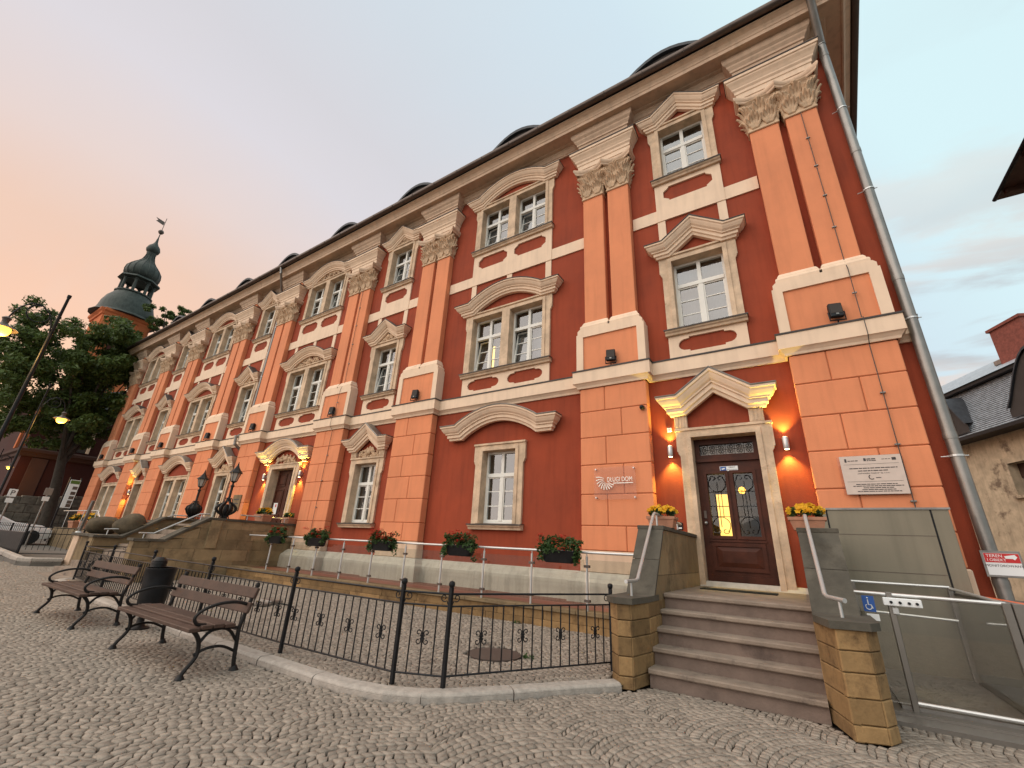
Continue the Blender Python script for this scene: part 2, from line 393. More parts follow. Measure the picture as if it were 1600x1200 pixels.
def text_mesh(txt, size, material, align='CENTER', ext=.001, spacing=1.):
    cu = bpy.data.curves.new('lettering', 'FONT'); cu.body = txt; cu.size = size; cu.align_x = align; cu.align_y = 'CENTER'; cu.extrude = ext; cu.space_character = spacing
    o = bpy.data.objects.new('lettering', cu); C.objects.link(o)
    me = bpy.data.meshes.new_from_object(o.evaluated_get(bpy.context.evaluated_depsgraph_get()))
    bpy.data.objects.remove(o); bpy.data.curves.remove(cu)
    me.materials.clear(); me.materials.append(MATS[material]); me.name = 'lettering'
    return me
FACE = (R(90), 0, 0)     # turns flat lettering up to face -y
def copy_tree(root, loc, rotz=None, **tags):
    r = root.copy(); C.objects.link(r); r.location = loc
    if rotz is not None: r.rotation_euler = (0, 0, rotz)
    for k, v in tags.items(): r[k] = v
    for ch in root.children:
        c = ch.copy(); C.objects.link(c); c.parent = r
        for g_ in ch.children:
            d = g_.copy(); C.objects.link(d); d.parent = c
    return r
def leaves_mesh(name, centers, n_each, spread, size, material, flat=.6):
    """thousands of leaf-shaped faces scattered through clumps"""
    cs = np.repeat(np.asarray(centers, float), n_each, axis=0); n = len(cs)
    d = rng.normal(size=(n, 3)); d /= np.linalg.norm(d, axis=1)[:, None]
    p = cs + d * (rng.random((n, 1)) ** .45) * np.asarray(spread)
    nrm = rng.normal(size=(n, 3)) + d * .9 + np.array([0, 0, flat]); nrm /= np.linalg.norm(nrm, axis=1)[:, None]
    a = np.cross(nrm, rng.normal(size=(n, 3))); a /= np.linalg.norm(a, axis=1)[:, None]; b = np.cross(nrm, a)
    sz = (size * (.6 + .8 * rng.random((n, 1))))
    v = np.empty((n, 4, 3)); v[:, 0] = p - a * sz; v[:, 1] = p + b * sz * .45; v[:, 2] = p + a * sz + nrm * sz * .15; v[:, 3] = p - b * sz * .45
    return quads_mesh(name, v, material)
def quads_mesh(name, v, material):
    n = len(v); me = bpy.data.meshes.new(name)
    me.vertices.add(n * 4); me.vertices.foreach_set('co', v.reshape(-1).astype(np.float32))
    me.loops.add(n * 4); me.loops.foreach_set('vertex_index', np.arange(n * 4, dtype=np.int32))
    me.polygons.add(n); me.polygons.foreach_set('loop_start', np.arange(0, n * 4, 4, dtype=np.int32))
    me.update(calc_edges=True); me.validate(); me.materials.append(MATS[material])
    return me

# ------------------------------------------------------------------ ground
def clear_of(x, y): return True
sky_ground = thing('cobbled_square', 'grey cobbled square laid in fan shaped arcs', 'paving', kind='structure')
KERB = [(-1.80, -3.80), (-2.10, -4.20), (-2.50, -4.78), (-2.85, -5.25), (-3.05, -5.45), (-3.35, -5.62), (-3.75, -5.72), (-4.2, -5.75),
        (-5.2, -5.75), (-6.2, -5.74), (-7.2, -5.72), (-8.2, -5.69), (-9.2, -5.66), (-10.2, -5.62), (-11.2, -5.58), (-12.2, -5.52), (-13.2, -5.46), (-14.2, -5.40), (-15.0, -5.34), (-15.25, -5.15), (-15.28, -4.6), (-15.28, -3.9)]
def kerb_in(x, y):
    """inside the fenced court"""
    poly = KERB + [(-15.28, -1.9), (-1.8, -1.9)]
    c = False; j = len(poly) - 1
    for i in range(len(poly)):
        xi, yi = poly[i]; xj, yj = poly[j]
        if (yi > y) != (yj > y) and x < (xj - xi) * (y - yi) / (yj - yi) + xi: c = not c
        j = i
    return c
def court_z(x, y): return .06 + max(0, min(1, (y + 3.7) / 1.8)) * .11
def street_z(x, y): return .02 * max(0, -x - 13) if x < -13 else 0.
# base sheet reaching the horizon, gently rising to the left like the street
gx = [-400, -120, -60, -45, -36, -30, -24, -20, -16, -13, -8, -3, 2, 6, 12, 30, 90, 400]; gy = [-400, -60, -20, -12, -10, -8, -6, -4.5, -3, -1.5, .3, 4, 12, 30, 90, 400]
g = MB()
for x in gx:
    for y in gy: g.v.append((x, y, min(street_z(x, y), 1.2) - .035))
for i in range(len(gx) - 1):
    for j in range(len(gy) - 1):
        a = i * len(gy) + j; g.f.append((a, a + len(gy), a + len(gy) + 1, a + 1))
ground = g.build('ground', 'ground_far'); tag(ground, kind='structure')
def fan_stones(x0, x1, y0, y1, keep, zf, ang, s=.063, wcol=.98):
    """corner quads of stones laid in segmental arcs"""
    ca, sa = math.cos(ang), math.sin(ang); ox, oy = (x0 + x1) / 2, (y0 + y1) / 2
    rad = math.hypot(x1 - x0, y1 - y0) / 2 + 2; n = 15; rise = .145 * wcol
    ni = int(rad / wcol) + 1; nk = int(rad / s) + 1
    I, K, J = np.meshgrid(np.arange(-ni, ni + 1), np.arange(-nk, nk + 1), np.arange(n), indexing='ij')
    I = I.ravel(); K = K.ravel(); J = J.ravel()
    # arc joints per row are shifted at random so the bond is irregular
    h = np.abs(np.sin(K * 12.9898 + I * 78.233) * 43758.5453) % 1
    def uu(j): return np.clip((j + (h - .5) * .9) / n, 0, 1)
    u0 = np.where(J == 0, 0, uu(J)); u1 = np.where(J == n - 1, 1, uu(J + 1))
    def P(u, v):
        t = (u - .5) * 2
        def sh(i): return .020 * np.sin(v * 2.5 + i * 1.7) + .030 * np.sin(v * .43 + i * 4.1)
        x = (I + u - .5) * wcol + (1 - u) * sh(I) + u * sh(I + 1)
        return np.stack([x, v * s + rise * (1 - np.abs(t) ** 2) + .05 * np.sin(x * 1.3 + v * .11)], -1)
    q = np.stack([P(u0, K), P(u1, K), P(u1, K + 1.0), P(u0, K + 1.0)], 1)
    q += rng.normal(scale=.0042, size=q.shape)
    qx = ox + q[..., 0] * ca - q[..., 1] * sa; qy = oy + q[..., 0] * sa + q[..., 1] * ca
    q = np.stack([qx, qy], -1); c = q.mean(1)
    m = (c[:, 0] > x0) & (c[:, 0] < x1) & (c[:, 1] > y0) & (c[:, 1] < y1)
    q = q[m]; c = c[m]
    m = np.array([keep(a, b) for a, b in c], bool); q = q[m]; c = c[m]
    z = np.array([zf(a, b) for a, b in c])
    return q, c, z
def stones_arrays(q, c, z):
    n = len(q); d = q - c[:, None]; ln = np.linalg.norm(d, axis=2, keepdims=True)
    k = 1 - .0055 / np.maximum(ln, .02); A = c[:, None] + d * k
    k2 = 1 - .0098 / np.maximum(ln, .025); T = c[:, None] + d * k2
    tilt = rng.normal(scale=.018, size=(n, 1, 2)); hz = z[:, None] + rng.normal(scale=.0011, size=(n, 1))
    zt = hz + (d * tilt).sum(-1)
    V = np.empty((n, 12, 3))
    V[:, 0:4, :2] = A; V[:, 0:4, 2] = z[:, None] - .035
    V[:, 4:8, :2] = A; V[:, 4:8, 2] = zt - .0050
    V[:, 8:12, :2] = T; V[:, 8:12, 2] = zt
    return V
SF = []
for a in (0, 4):
    for i in range(4): SF.append((a + i, a + (i + 1) % 4, a + 4 + (i + 1) % 4, a + 4 + i))
SF.append((8, 9, 10, 11)); SF = np.array(SF, dtype=np.int32)
def stones_mesh(name, V, material, rv=None):
    n = len(V); me = bpy.data.meshes.new(name)
    me.vertices.add(n * 12); me.vertices.foreach_set('co', V.reshape(-1).astype(np.float32))
    idx = (SF[None] + (np.arange(n) * 12)[:, None, None]).reshape(-1).astype(np.int32); nf = n * len(SF)
    me.loops.add(nf * 4); me.loops.foreach_set('vertex_index', idx)
    me.polygons.add(nf); me.polygons.foreach_set('loop_start', np.arange(0, nf * 4, 4, dtype=np.int32))
    me.update(calc_edges=True); me.materials.append(MATS[material])
    r_ = rng.random(n).astype(np.float32) if rv is None else rv
    at = me.attributes.new('rnd', 'FLOAT', 'POINT'); at.data.foreach_set('value', np.repeat(r_, 12).astype(np.float32))
    return me
def seg_dist(x, y, poly):
    best = 9.
    for (ax, ay), (bx, by) in zip(poly[:-1], poly[1:]):
        dx, dy = bx - ax, by - ay; t = max(0, min(1, ((x - ax) * dx + (y - ay) * dy) / (dx * dx + dy * dy))); best = min(best, math.hypot(x - ax - t * dx, y - ay - t * dy))
    return best
PIERS = [[(-1.97, -1.0), (-1.97, -3.62), (-1.84, -3.77), (-1.70, -3.72), (-1.62, -3.44), (-.035, -3.44), (.11, -3.79), (.34, -3.70), (.42, -3.55), (.42, -1.0)]]
def in_poly(x, y, poly):
    c = False; j = len(poly) - 1
    for i in range(len(poly)):
        xi, yi = poly[i]; xj, yj = poly[j]
        if (yi > y) != (yj > y) and x < (xj - xi) * (y - yi) / (yj - yi) + xi: c = not c
        j = i
    return c
def street_keep(x, y):
    if y > -6.2 and x > -15.6 and seg_dist(x, y, KERB) < .012: return False
    if in_poly(x, y, PIERS[0]): return False
    if kerb_in(x, y) or y > -1.0: return False
    if x > .42 and y > -2.72: return False
    if x < -1.8 and y > -3.8: return x < -15.3 and y < -4.2
    return True
def pj(p):
    d = Vector(p) - CAM; zc = d.dot(_f)
    return (800 + F_PX * d.dot(CR) / zc, 600 - F_PX * d.dot(CU) / zc, zc) if zc > .05 else (-9e3, -9e3, -1)
q1, c1, z1 = fan_stones(-21, 4.2, -10.2, -1.0, street_keep, street_z, R(62))
scr = np.array([pj((a, b, 0)) for a, b in c1]); vis = (scr[:, 0] > 0) & (scr[:, 0] < 1600) & (scr[:, 1] < 1195) & (scr[:, 2] > 0)
area = np.array([0.5 * abs(sum(p[i][0] * p[i - 1][1] - p[i - 1][0] * p[i][1] for i in range(4))) if v else 0 for v, p in
                 ((v, [pj((a[0], a[1], 0)) for a in qq]) if v else (False, None) for v, qq in zip(vis, q1))])
near = np.zeros(len(q1), bool); near[np.argsort(-area)[:300]] = True
V1 = stones_arrays(q1, c1, z1)
jb = bpy.data.objects.new('joint_bed', None)  # replaced below by a mesh sheet
bpy.data.objects.remove(jb)
MBg = MB()
jx = [-21, -19, -16, -13, -9, -5, -1, 4.2]
for x in jx: MBg.v += [(x, -10.2, street_z(x, 0) - .022), (x, -1.0, street_z(x, 0) - .022)]
for i in range(len(jx) - 1): MBg.f.append((2 * i, 2 * i + 2, 2 * i + 3, 2 * i + 1))
MBg.build('joint_bed', 'joint_earth', sky_ground)
mo = bpy.data.objects.new('cobblestones', stones_mesh('cobblestones', V1[~near], 'cobble')); link(mo, sky_ground); mo['kind'] = 'stuff'
for Vi in V1[near]:
    cen = Vi[:, :].mean(0); o = bpy.data.objects.new('cobblestone', stones_mesh('cobblestone', (Vi - cen)[None], 'cobble')); link(o, sky_ground); o.location = cen
# court inside the fence
court = thing('cobbled_court', 'small cobbled court behind the black fence', 'paving', kind='structure')
def court_keep(x, y):
    if (x + 3.48) ** 2 + (y + 3.70) ** 2 < .36 ** 2: return False
    return kerb_in(x, y) and not (x > -2.0 and y > -3.8) and seg_dist(x, y, KERB) > .185
q2, c2, z2 = fan_stones(-15.2, -1.9, -5.8, -1.9, court_keep, court_z, R(50))
o = bpy.data.objects.new('cobblestones', stones_mesh('cobblestones', stones_arrays(q2, c2, z2), 'cobble')); link(o, court); o['kind'] = 'stuff'
cb = MB(); cp_ = [k for k in KERB] + [(-15.28, -1.9), (-1.8, -1.9)]
cb.v = [(x, y, court_z(x, y) - .023) for x, y in cp_]; cb.f = [tuple(t) for t in tessellate_polygon([[Vector((x, y, 0)) for x, y in cp_]])]
cb.build('joint_bed', 'joint_earth', court)
# manhole cover
mh = thing('manhole_cover', 'round rusty brown manhole cover in the cobbled court', 'manhole cover', (-3.48, -3.70, .05))
MB().lathe([(.34, -.05), (.34, .012), (.29, .014)], (-3.48, -3.70, .055), 28).build('rim', 'gutter_metal', mh)
m_ = MB().lathe([(.285, -.05), (.285, .008), (0.001, .012)], (-3.48, -3.70, .055), 28); m_.build('cover', 'manhole_tan', mh)
for (wx, wy, lab) in ((-3.05, -3.62, 'small green weed growing beside the manhole cover'), (-4.2, -2.05, 'small green weed at the foot of the walkway wall')):
    wd = thing('weed', lab, 'plant', (wx, wy, court_z(wx, wy))); o = bpy.data.objects.new('leaves', leaves_mesh('leaves', [(0, 0, .02), (.05, .02, .02), (-.05, .01, .015)], 14, .035, .02, 'leaf')); link(o, wd)
# low ground floodlight lying in the court
gl = thing('ground_spotlight', 'low grey metal ground spotlight lying on the court cobbles', 'spotlight', (-9.0, -3.5, .075))
CB(-9.22, -8.78, -3.62, -3.36, .065, .145, .015).build('housing', 'zinc', gl)
CB(-9.06, -8.70, -3.84, -3.64, .065, .115, .01).build('base_plate', 'lift_metal', gl)
B(-9.16, -8.84, -3.635, -3.622, .095, .125).build('lens', 'frosted', gl)
MB().tube([(-8.72, -3.5, .10), (-8.5, -3.42, .09), (-8.2, -3.5, .09)], .012, 6).build('cable', 'rubber', gl)
# kerb stones
kb = thing('granite_kerb', 'pale granite kerb curving round the fenced court', 'kerb')
def kerb_piece(pts):
    L_ = []
    for i, (x, y) in enumerate(pts):
        a = pts[max(i - 1, 0)]; b = pts[min(i + 1, len(pts) - 1)]; dx, dy = b[0] - a[0], b[1] - a[1]; l = math.hypot(dx, dy); L_.append((x, y, dy / l, -dx / l))
    m = MB(); W_ = .17; n = len(L_)
    prof = [(0, -.06), (0, .030), (.006, .048), (.02, .062), (.04, .068), (W_ - .02, .072), (W_, .06), (W_, -.06)]
    for x, y, nx, ny in L_:
        for d, z in prof: m.v.append((x + nx * d, y + ny * d, z + street_z(x, y)))
    k = len(prof)
    for i in range(n - 1):
        for j in range(k): m.f.append((i * k + j, (i + 1) * k + j, (i + 1) * k + (j + 1) % k, i * k + (j + 1) % k))
    m.f += [tuple(range(k)), tuple((n - 1) * k + j for j in range(k))]
    return m
def lerp2(a, b, t): return (a[0] + (b[0] - a[0]) * t, a[1] + (b[1] - a[1]) * t)
brk = [0, 2, 4, 7, 8, 9, 10, 11, 12, 13, 14, 15, 16, 17, 18, 19, 20, 21]
KR = KERB[::-1]
for a, b in zip(brk[:-1], brk[1:]):
    seg = KERB[a:b + 1]
    fine = []
    for i in range(len(seg) - 1):
        for t in (0, .34, .67): fine.append(lerp2(seg[i], seg[i + 1], t))
    fine.append(seg[-1])
    fine[0] = lerp2(fine[0], fine[1], .03); fine[-1] = lerp2(fine[-1], fine[-2], .03)
    kerb_piece(fine).build('kerb_stone', 'granite_kerb', kb)

# ------------------------------------------------------------------ the long house
PC = [1.07, -3.06, -9.2, -13.25, -18.55, -22.55, -27.8, -31.75, -36.95]
BAYS = [(-1.03, 1), (-6.18, 2), (-11.22, 1), (-15.9, 2), (-20.55, 1), (-25.18, 2), (-29.78, 1), (-34.35, 2)]
XL, XR = -38.2, 2.06
house = thing('palace_building', 'long three storey terracotta and orange baroque palace facade with cream mouldings', 'building')
WINS = []   # opening list: (bay, floor, x0, x1, z0, z1, kind)
for bi, (cx, n) in enumerate(BAYS):
    hw = .54 if n == 1 else 1.2
    WINS.append((bi, 2, cx - hw, cx + hw, 10.27, 11.97, n))
    WINS.append((bi, 1, cx - hw, cx + hw, 5.95, 7.74, n))
    if bi == 0: WINS.append((bi, 0, cx - .56 + .05, cx + .56 + .05, .90, 3.53, 'door'))
    elif bi == 1: WINS.append((bi, 0, cx - .5 + .04, cx + .5 + .04, 1.84, 3.64, 1))
    elif bi == 2: WINS.append((bi, 0, cx - .5, cx + .5, 1.80, 3.60, 1))
    elif bi == 3: WINS.append((bi, 0, cx - .73, cx + .73, 1.52, 3.68, 'portal'))
    elif bi == 4: WINS.append((bi, 0, cx - .47, cx + .47, 1.75, 3.62, 1))
    elif bi == 6: WINS.append((bi, 0, cx - .5, cx + .5, 1.2, 3.58, 'sidedoor'))
    else: WINS.append((bi, 0, cx - 1.18, cx + 1.18, 1.75, 3.62, 2))
wall = MB()
xs = sorted({XL, XR} | {v for w_ in WINS for v in (w_[2], w_[3])}); zs = sorted({0., 13.2} | {v for w_ in WINS for v in (w_[4], w_[5])})
for i in range(len(xs) - 1):
    for j in range(len(zs) - 1):
        mx, mz = (xs[i] + xs[i + 1]) / 2, (zs[j] + zs[j + 1]) / 2
        if any(w_[2] < mx < w_[3] and w_[4] < mz < w_[5] for w_ in WINS): continue
        wall.add([(xs[i], 0, zs[j]), (xs[i + 1], 0, zs[j]), (xs[i + 1], 0, zs[j + 1]), (xs[i], 0, zs[j + 1])], [(0, 1, 2, 3)])
DEP = 14.
XB = XR + .06 * DEP
wall.add([(XR, 0, 0), (XB, DEP, 0), (XB, DEP, 13.2), (XR, 0, 13.2)], [(0, 1, 2, 3)])
wall.add([(XL, 0, 0), (XL, DEP, 0), (XL, DEP, 13.2), (XL, 0, 13.2)], [(3, 2, 1, 0)])
wall.add([(XL, DEP, 0), (XB, DEP, 0), (XB, DEP, 13.2), (XL, DEP, 13.2)], [(3, 2, 1, 0)])
wall.build('wall', 'red_stucco', house, fix=False)
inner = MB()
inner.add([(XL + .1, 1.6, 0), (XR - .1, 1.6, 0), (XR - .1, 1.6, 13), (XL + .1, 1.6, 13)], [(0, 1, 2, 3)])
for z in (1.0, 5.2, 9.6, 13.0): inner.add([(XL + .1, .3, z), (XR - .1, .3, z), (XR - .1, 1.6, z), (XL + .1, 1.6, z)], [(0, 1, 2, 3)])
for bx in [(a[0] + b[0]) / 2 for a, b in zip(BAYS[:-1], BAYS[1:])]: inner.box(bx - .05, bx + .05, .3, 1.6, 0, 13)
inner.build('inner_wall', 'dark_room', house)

def plan(step, xw, y1, extra=0.):
    """plan path along the front, stepping out round every pilaster, then round the right corner"""
    P = [(XL, 0.)]
    for cx in PC[::-1]:
        P += [(cx - xw, 0.), (cx - xw, -y1), (cx + xw, -y1), (cx + xw, 0.)]
    P += [(XR, 0.), (XB, DEP)]
    return P
# string course
MB().hsweep(plan(0, .775, .24), [(0, 4.84), (.035, 4.84), (.05, 4.885), (.085, 4.93), (.105, 4.95), (.12, 4.955), (.12, 5.235), (0, 5.235)]).build('string_course', 'cream', house)
MB().hsweep(plan(0, .775, .24), [(0, 5.238), (.135, 5.238), (.14, 5.268), (0, 5.285)]).build('string_course_flashing', 'flashing', house)
# plinth
MB().hsweep(plan(0, .79, .26), [(0, .0), (.20, .0), (.20, .72), (.19, .78), (.13, .84), (.09, .90), (.05, .94), (.02, .955), (0, .955)]).build('plinth', 'plinth_white', house)
# main cornice, straight along the front and round the corner
SIDE = [(XL, DEP), (XL, 0.), (XR, 0.), (XB, DEP)]
MB().hsweep(SIDE, [(0, 12.72), (.055, 12.72), (.06, 12.755), (.085, 12.77), (.12, 12.84), (.15, 12.88), (.155, 12.915), (.23, 12.93), (.25, 12.955), (.54, 12.965), (.545, 12.94), (.585, 12.94), (.59, 13.04), (.605, 13.05), (.62, 13.10), (.66, 13.16), (.73, 13.205), (.76, 13.215), (.765, 13.245), (0, 13.30)]).build('cornice', 'cream_stone', house)
gt = [(.77, 13.30)] + [(.86 + .09 * math.cos(a), 13.335 + .09 * math.sin(a)) for a in [math.pi + i * math.pi / 7 for i in range(8)]] + [(.95, 13.36), (.93, 13.36), (.90, 13.33), (.77, 13.33)]
MB().hsweep(SIDE, gt, cap=True).build('gutter', 'gutter_metal', house, smooth=True)
GB = MB().tube([(0, -.775, 13.30)] + [(0, -(.86 + .096 * math.cos(a)), 13.335 + .096 * math.sin(a)) for a in [math.pi + k * math.pi / 6 for k in range(7)]], .012, 5).mesh('gutter_bracket', 'gutter_metal')
for i in range(38): inst('gutter_bracket', GB, house, (XL + .5 + i * 1.06, 0, 0))
# roof
rf = MB()
ex = .88
rf.add([(XL - ex, -ex, 13.34), (XR + ex, -ex, 13.34), (XB + ex, DEP + ex, 13.34), (XL - ex, DEP + ex, 13.34), (XL + 6, 7, 20.0), (XB - 7, 7, 20.0)],
       [(0, 1, 5, 4), (1, 2, 5), (2, 3, 4, 5), (3, 0, 4)])
roof = rf.build('roof', 'slate', house)
for bi, (cx, n) in enumerate(BAYS):
    d = MB(); hw = 1.95; prof = []
    for i in range(17):
        t = -1 + 2 * i / 16; prof.append((cx - .25 + hw * t, 14.36 + 1.14 * math.cos(t * math.pi / 2) ** 1.2))
    y0 = .18
    n_ = len(prof); vs = []
    for x, z in prof: vs += [(x, y0, z), (x, y0 + 3.2, z + .35), (x, y0, z - .12), (x, y0 + .10, z - .12)]
    fs = []
    for i in range(n_ - 1):
        a = 4 * i; b = a + 4; fs += [(a, b, b + 1, a + 1), (a + 2, b + 2, b, a), (a + 3, b + 3, b + 2, a + 2)]
    d.add(vs, fs); d.build('eyebrow_dormer', 'slate', roof)
    d = MB(); d.prism([(x, z - .12) for x, z in prof] + [(cx - .25 + hw, 14.0), (cx - .25 - hw, 14.0)], 'y', y0 + .11, y0 + .16); d.build('dormer_front', 'dark_room', roof)

# pilasters
PANE = MB().add([(-.5, 0, -.5), (.5, 0, -.5), (.5, 0, .5), (-.5, 0, .5)], [(0, 1, 2, 3)]).mesh('pane', 'pane_glass')
ZB = [1.36, 1.83, 2.455, 3.07, 3.675, 4.275, 4.84]
BLK = {}
def block_mesh(w_, h_):
    k = (round(w_, 3), round(h_, 3))
    if k not in BLK: BLK[k] = MB().cbox(-w_ / 2, w_ / 2, -.24, -.02, 0, h_, .013).mesh('ashlar_block', 'orange_stucco')
    return BLK[k]
# acanthus leaf for the capitals
def leaf_mesh():
    """acanthus leaf: a fan of ribbed fronds on a backing tongue, tips curling forward"""
    m = MB(); H = .40
    for j in range(-2, 3):
        u = j / 2.; hh = H * (1 - .30 * abs(u)); P = []; rr = []
        for i in range(9):
            t = i / 8; x = .035 * u + .085 * u * t ** 1.3 * (1 + .25 * math.sin(t * 3)); z = hh * (t if t < .75 else .75 + .25 * math.sin((t - .75) * 6.2) * .9); y = -(.015 + .035 * t + (.13 * (1 - .35 * abs(u)) * ((t - .6) / .4) ** 1.6 if t > .6 else 0))
            P.append((x, y, z)); rr.append((.014 + .022 * math.sin(math.pi * min(1, .12 + .80 * t))) * (1 + .16 * math.sin(t * 19)))
        m.tube(P, rr, 5)
    v0 = len(m.v)
    for i in range(6):
        t = i / 5; w_ = .045 + .055 * math.sin(math.pi * (.15 + .7 * t)); m.v += [(-w_, -(.008 + .03 * t), H * .82 * t), (w_, -(.008 + .03 * t), H * .82 * t)]
    for i in range(5): m.f.append((v0 + 2 * i, v0 + 2 * i + 1, v0 + 2 * i + 3, v0 + 2 * i + 2))
    return m.mesh('acanthus_leaf', 'carved_stone', smooth='all')
LEAF = leaf_mesh()
def volute_mesh():
    m = MB()
    m.tube([(.03, -.06, -.28), (.06, -.07, -.16), (.13, -.10, -.05)] + spiral((.16, -.14, -.085), .085, .02, 2.2, -1.5, 20), [.02, .024, .028] + [.028 - .0006 * i for i in range(20)], 6)
    m.lathe([(0.001, -.02), (.025, -.012), (.03, 0), (.02, .016), (0.001, .02)], (.16, -.155, -.085), 8)
    return m.mesh('volute', 'carved_stone', smooth='all')
VOL = volute_mesh()
def rosette():
    m = MB()
    for k in range(6):
        a = k * math.pi / 3; m.lathe([(0.001, -.03), (.03, -.015), (.035, .01), (0.001, .03)], (.045 * math.cos(a), -.03, .045 * math.sin(a)), 7)
    m.lathe([(0.001, -.03), (.028, 0), (0.001, .03)], (0, -.05, 0), 8)
    return m.mesh('fleuron', 'carved_stone', smooth='all')
ROS = rosette()
BELL = MB()
for (w0, d0, z0) in [(.29, .20, 0), (.29, .215, .04), (.285, .21, .06), (.285, .21, .70), (.32, .25, .80), (.36, .30, .86), (.36, .30, .88)]:
    BELL.v += [(-w0, 0, z0), (-w0, -d0, z0), (w0, -d0, z0), (w0, 0, z0)]
for i in range(6):
    for j in range(4): a = i * 4; BELL.f.append((a + j, a + (j + 1) % 4, a + 4 + (j + 1) % 4, a + 4 + j))
BELLM = BELL.mesh('capital', 'carved_stone')
def abacus_mesh():
    m = MB(); nn = 13
    for lay, (k, z) in enumerate([(-.03, .84), (.0, .86), (.005, .90), (.03, .925), (.045, .96), (.045, 1.0), (.03, 1.03), (-.02, 1.035)]):
        for i in range(nn):
            t = -1 + 2 * i / (nn - 1); dip = (1 - t * t); m.v.append((((.43 + k) if t > 0 else .356) * t, -(.40 + k - .15 * dip), z - .018 * dip))
        m.v.append((.43 + k, 0, z)); m.v.append((-.356, 0, z))
    q = nn + 2
    for l in range(7):
        for i in range(q): m.f.append((l * q + i, l * q + (i + 1) % q, (l + 1) * q + (i + 1) % q, (l + 1) * q + i))
    return m.mesh('abacus', 'cream_stone')
ABA = abacus_mesh()
def octa(x0, x1, z0, z1, c): return [(x0 + c, z0), (x1 - c, z0), (x1 - c, z0 + .04), (x1, z0 + c), (x1, z1 - c), (x1 - c, z1 - .04), (x1 - c, z1), (x0 + c, z1), (x0 + c, z1 - .04), (x0, z1 - c), (x0, z0 + c), (x0 + c, z0 + .04)]
def stadium(x0, x1, z0, z1):
    r_ = (z1 - z0) / 2; zc = (z0 + z1) / 2; k = .035; P = [(x0 + r_ + .05, z0), (x1 - r_ - .05, z0), (x1 - r_ - .05, z0 + k)]
    P += [(x1 - r_ + (r_) * math.sin(a), zc - (r_ - k) * math.cos(a)) for a in [math.pi * i / 8 for i in range(1, 8)]]
    P += [(x1 - r_ - .05, z1 - k), (x1 - r_ - .05, z1), (x0 + r_ + .05, z1), (x0 + r_ + .05, z1 - k)]
    P += [(x0 + r_ - r_ * math.sin(a), zc + (r_ - k) * math.cos(a)) for a in [math.pi * i / 8 for i in range(1, 8)]]
    return P + [(x0 + r_ + .05, z0 + k)]
AST = MB().cbox(-.31, .31, -.235, 0, -.03, .03, .012).mesh('astragal', 'carved_stone')
def sub_ast(c_):
    link(bpy.data.objects.new('astragal', AST), c_)
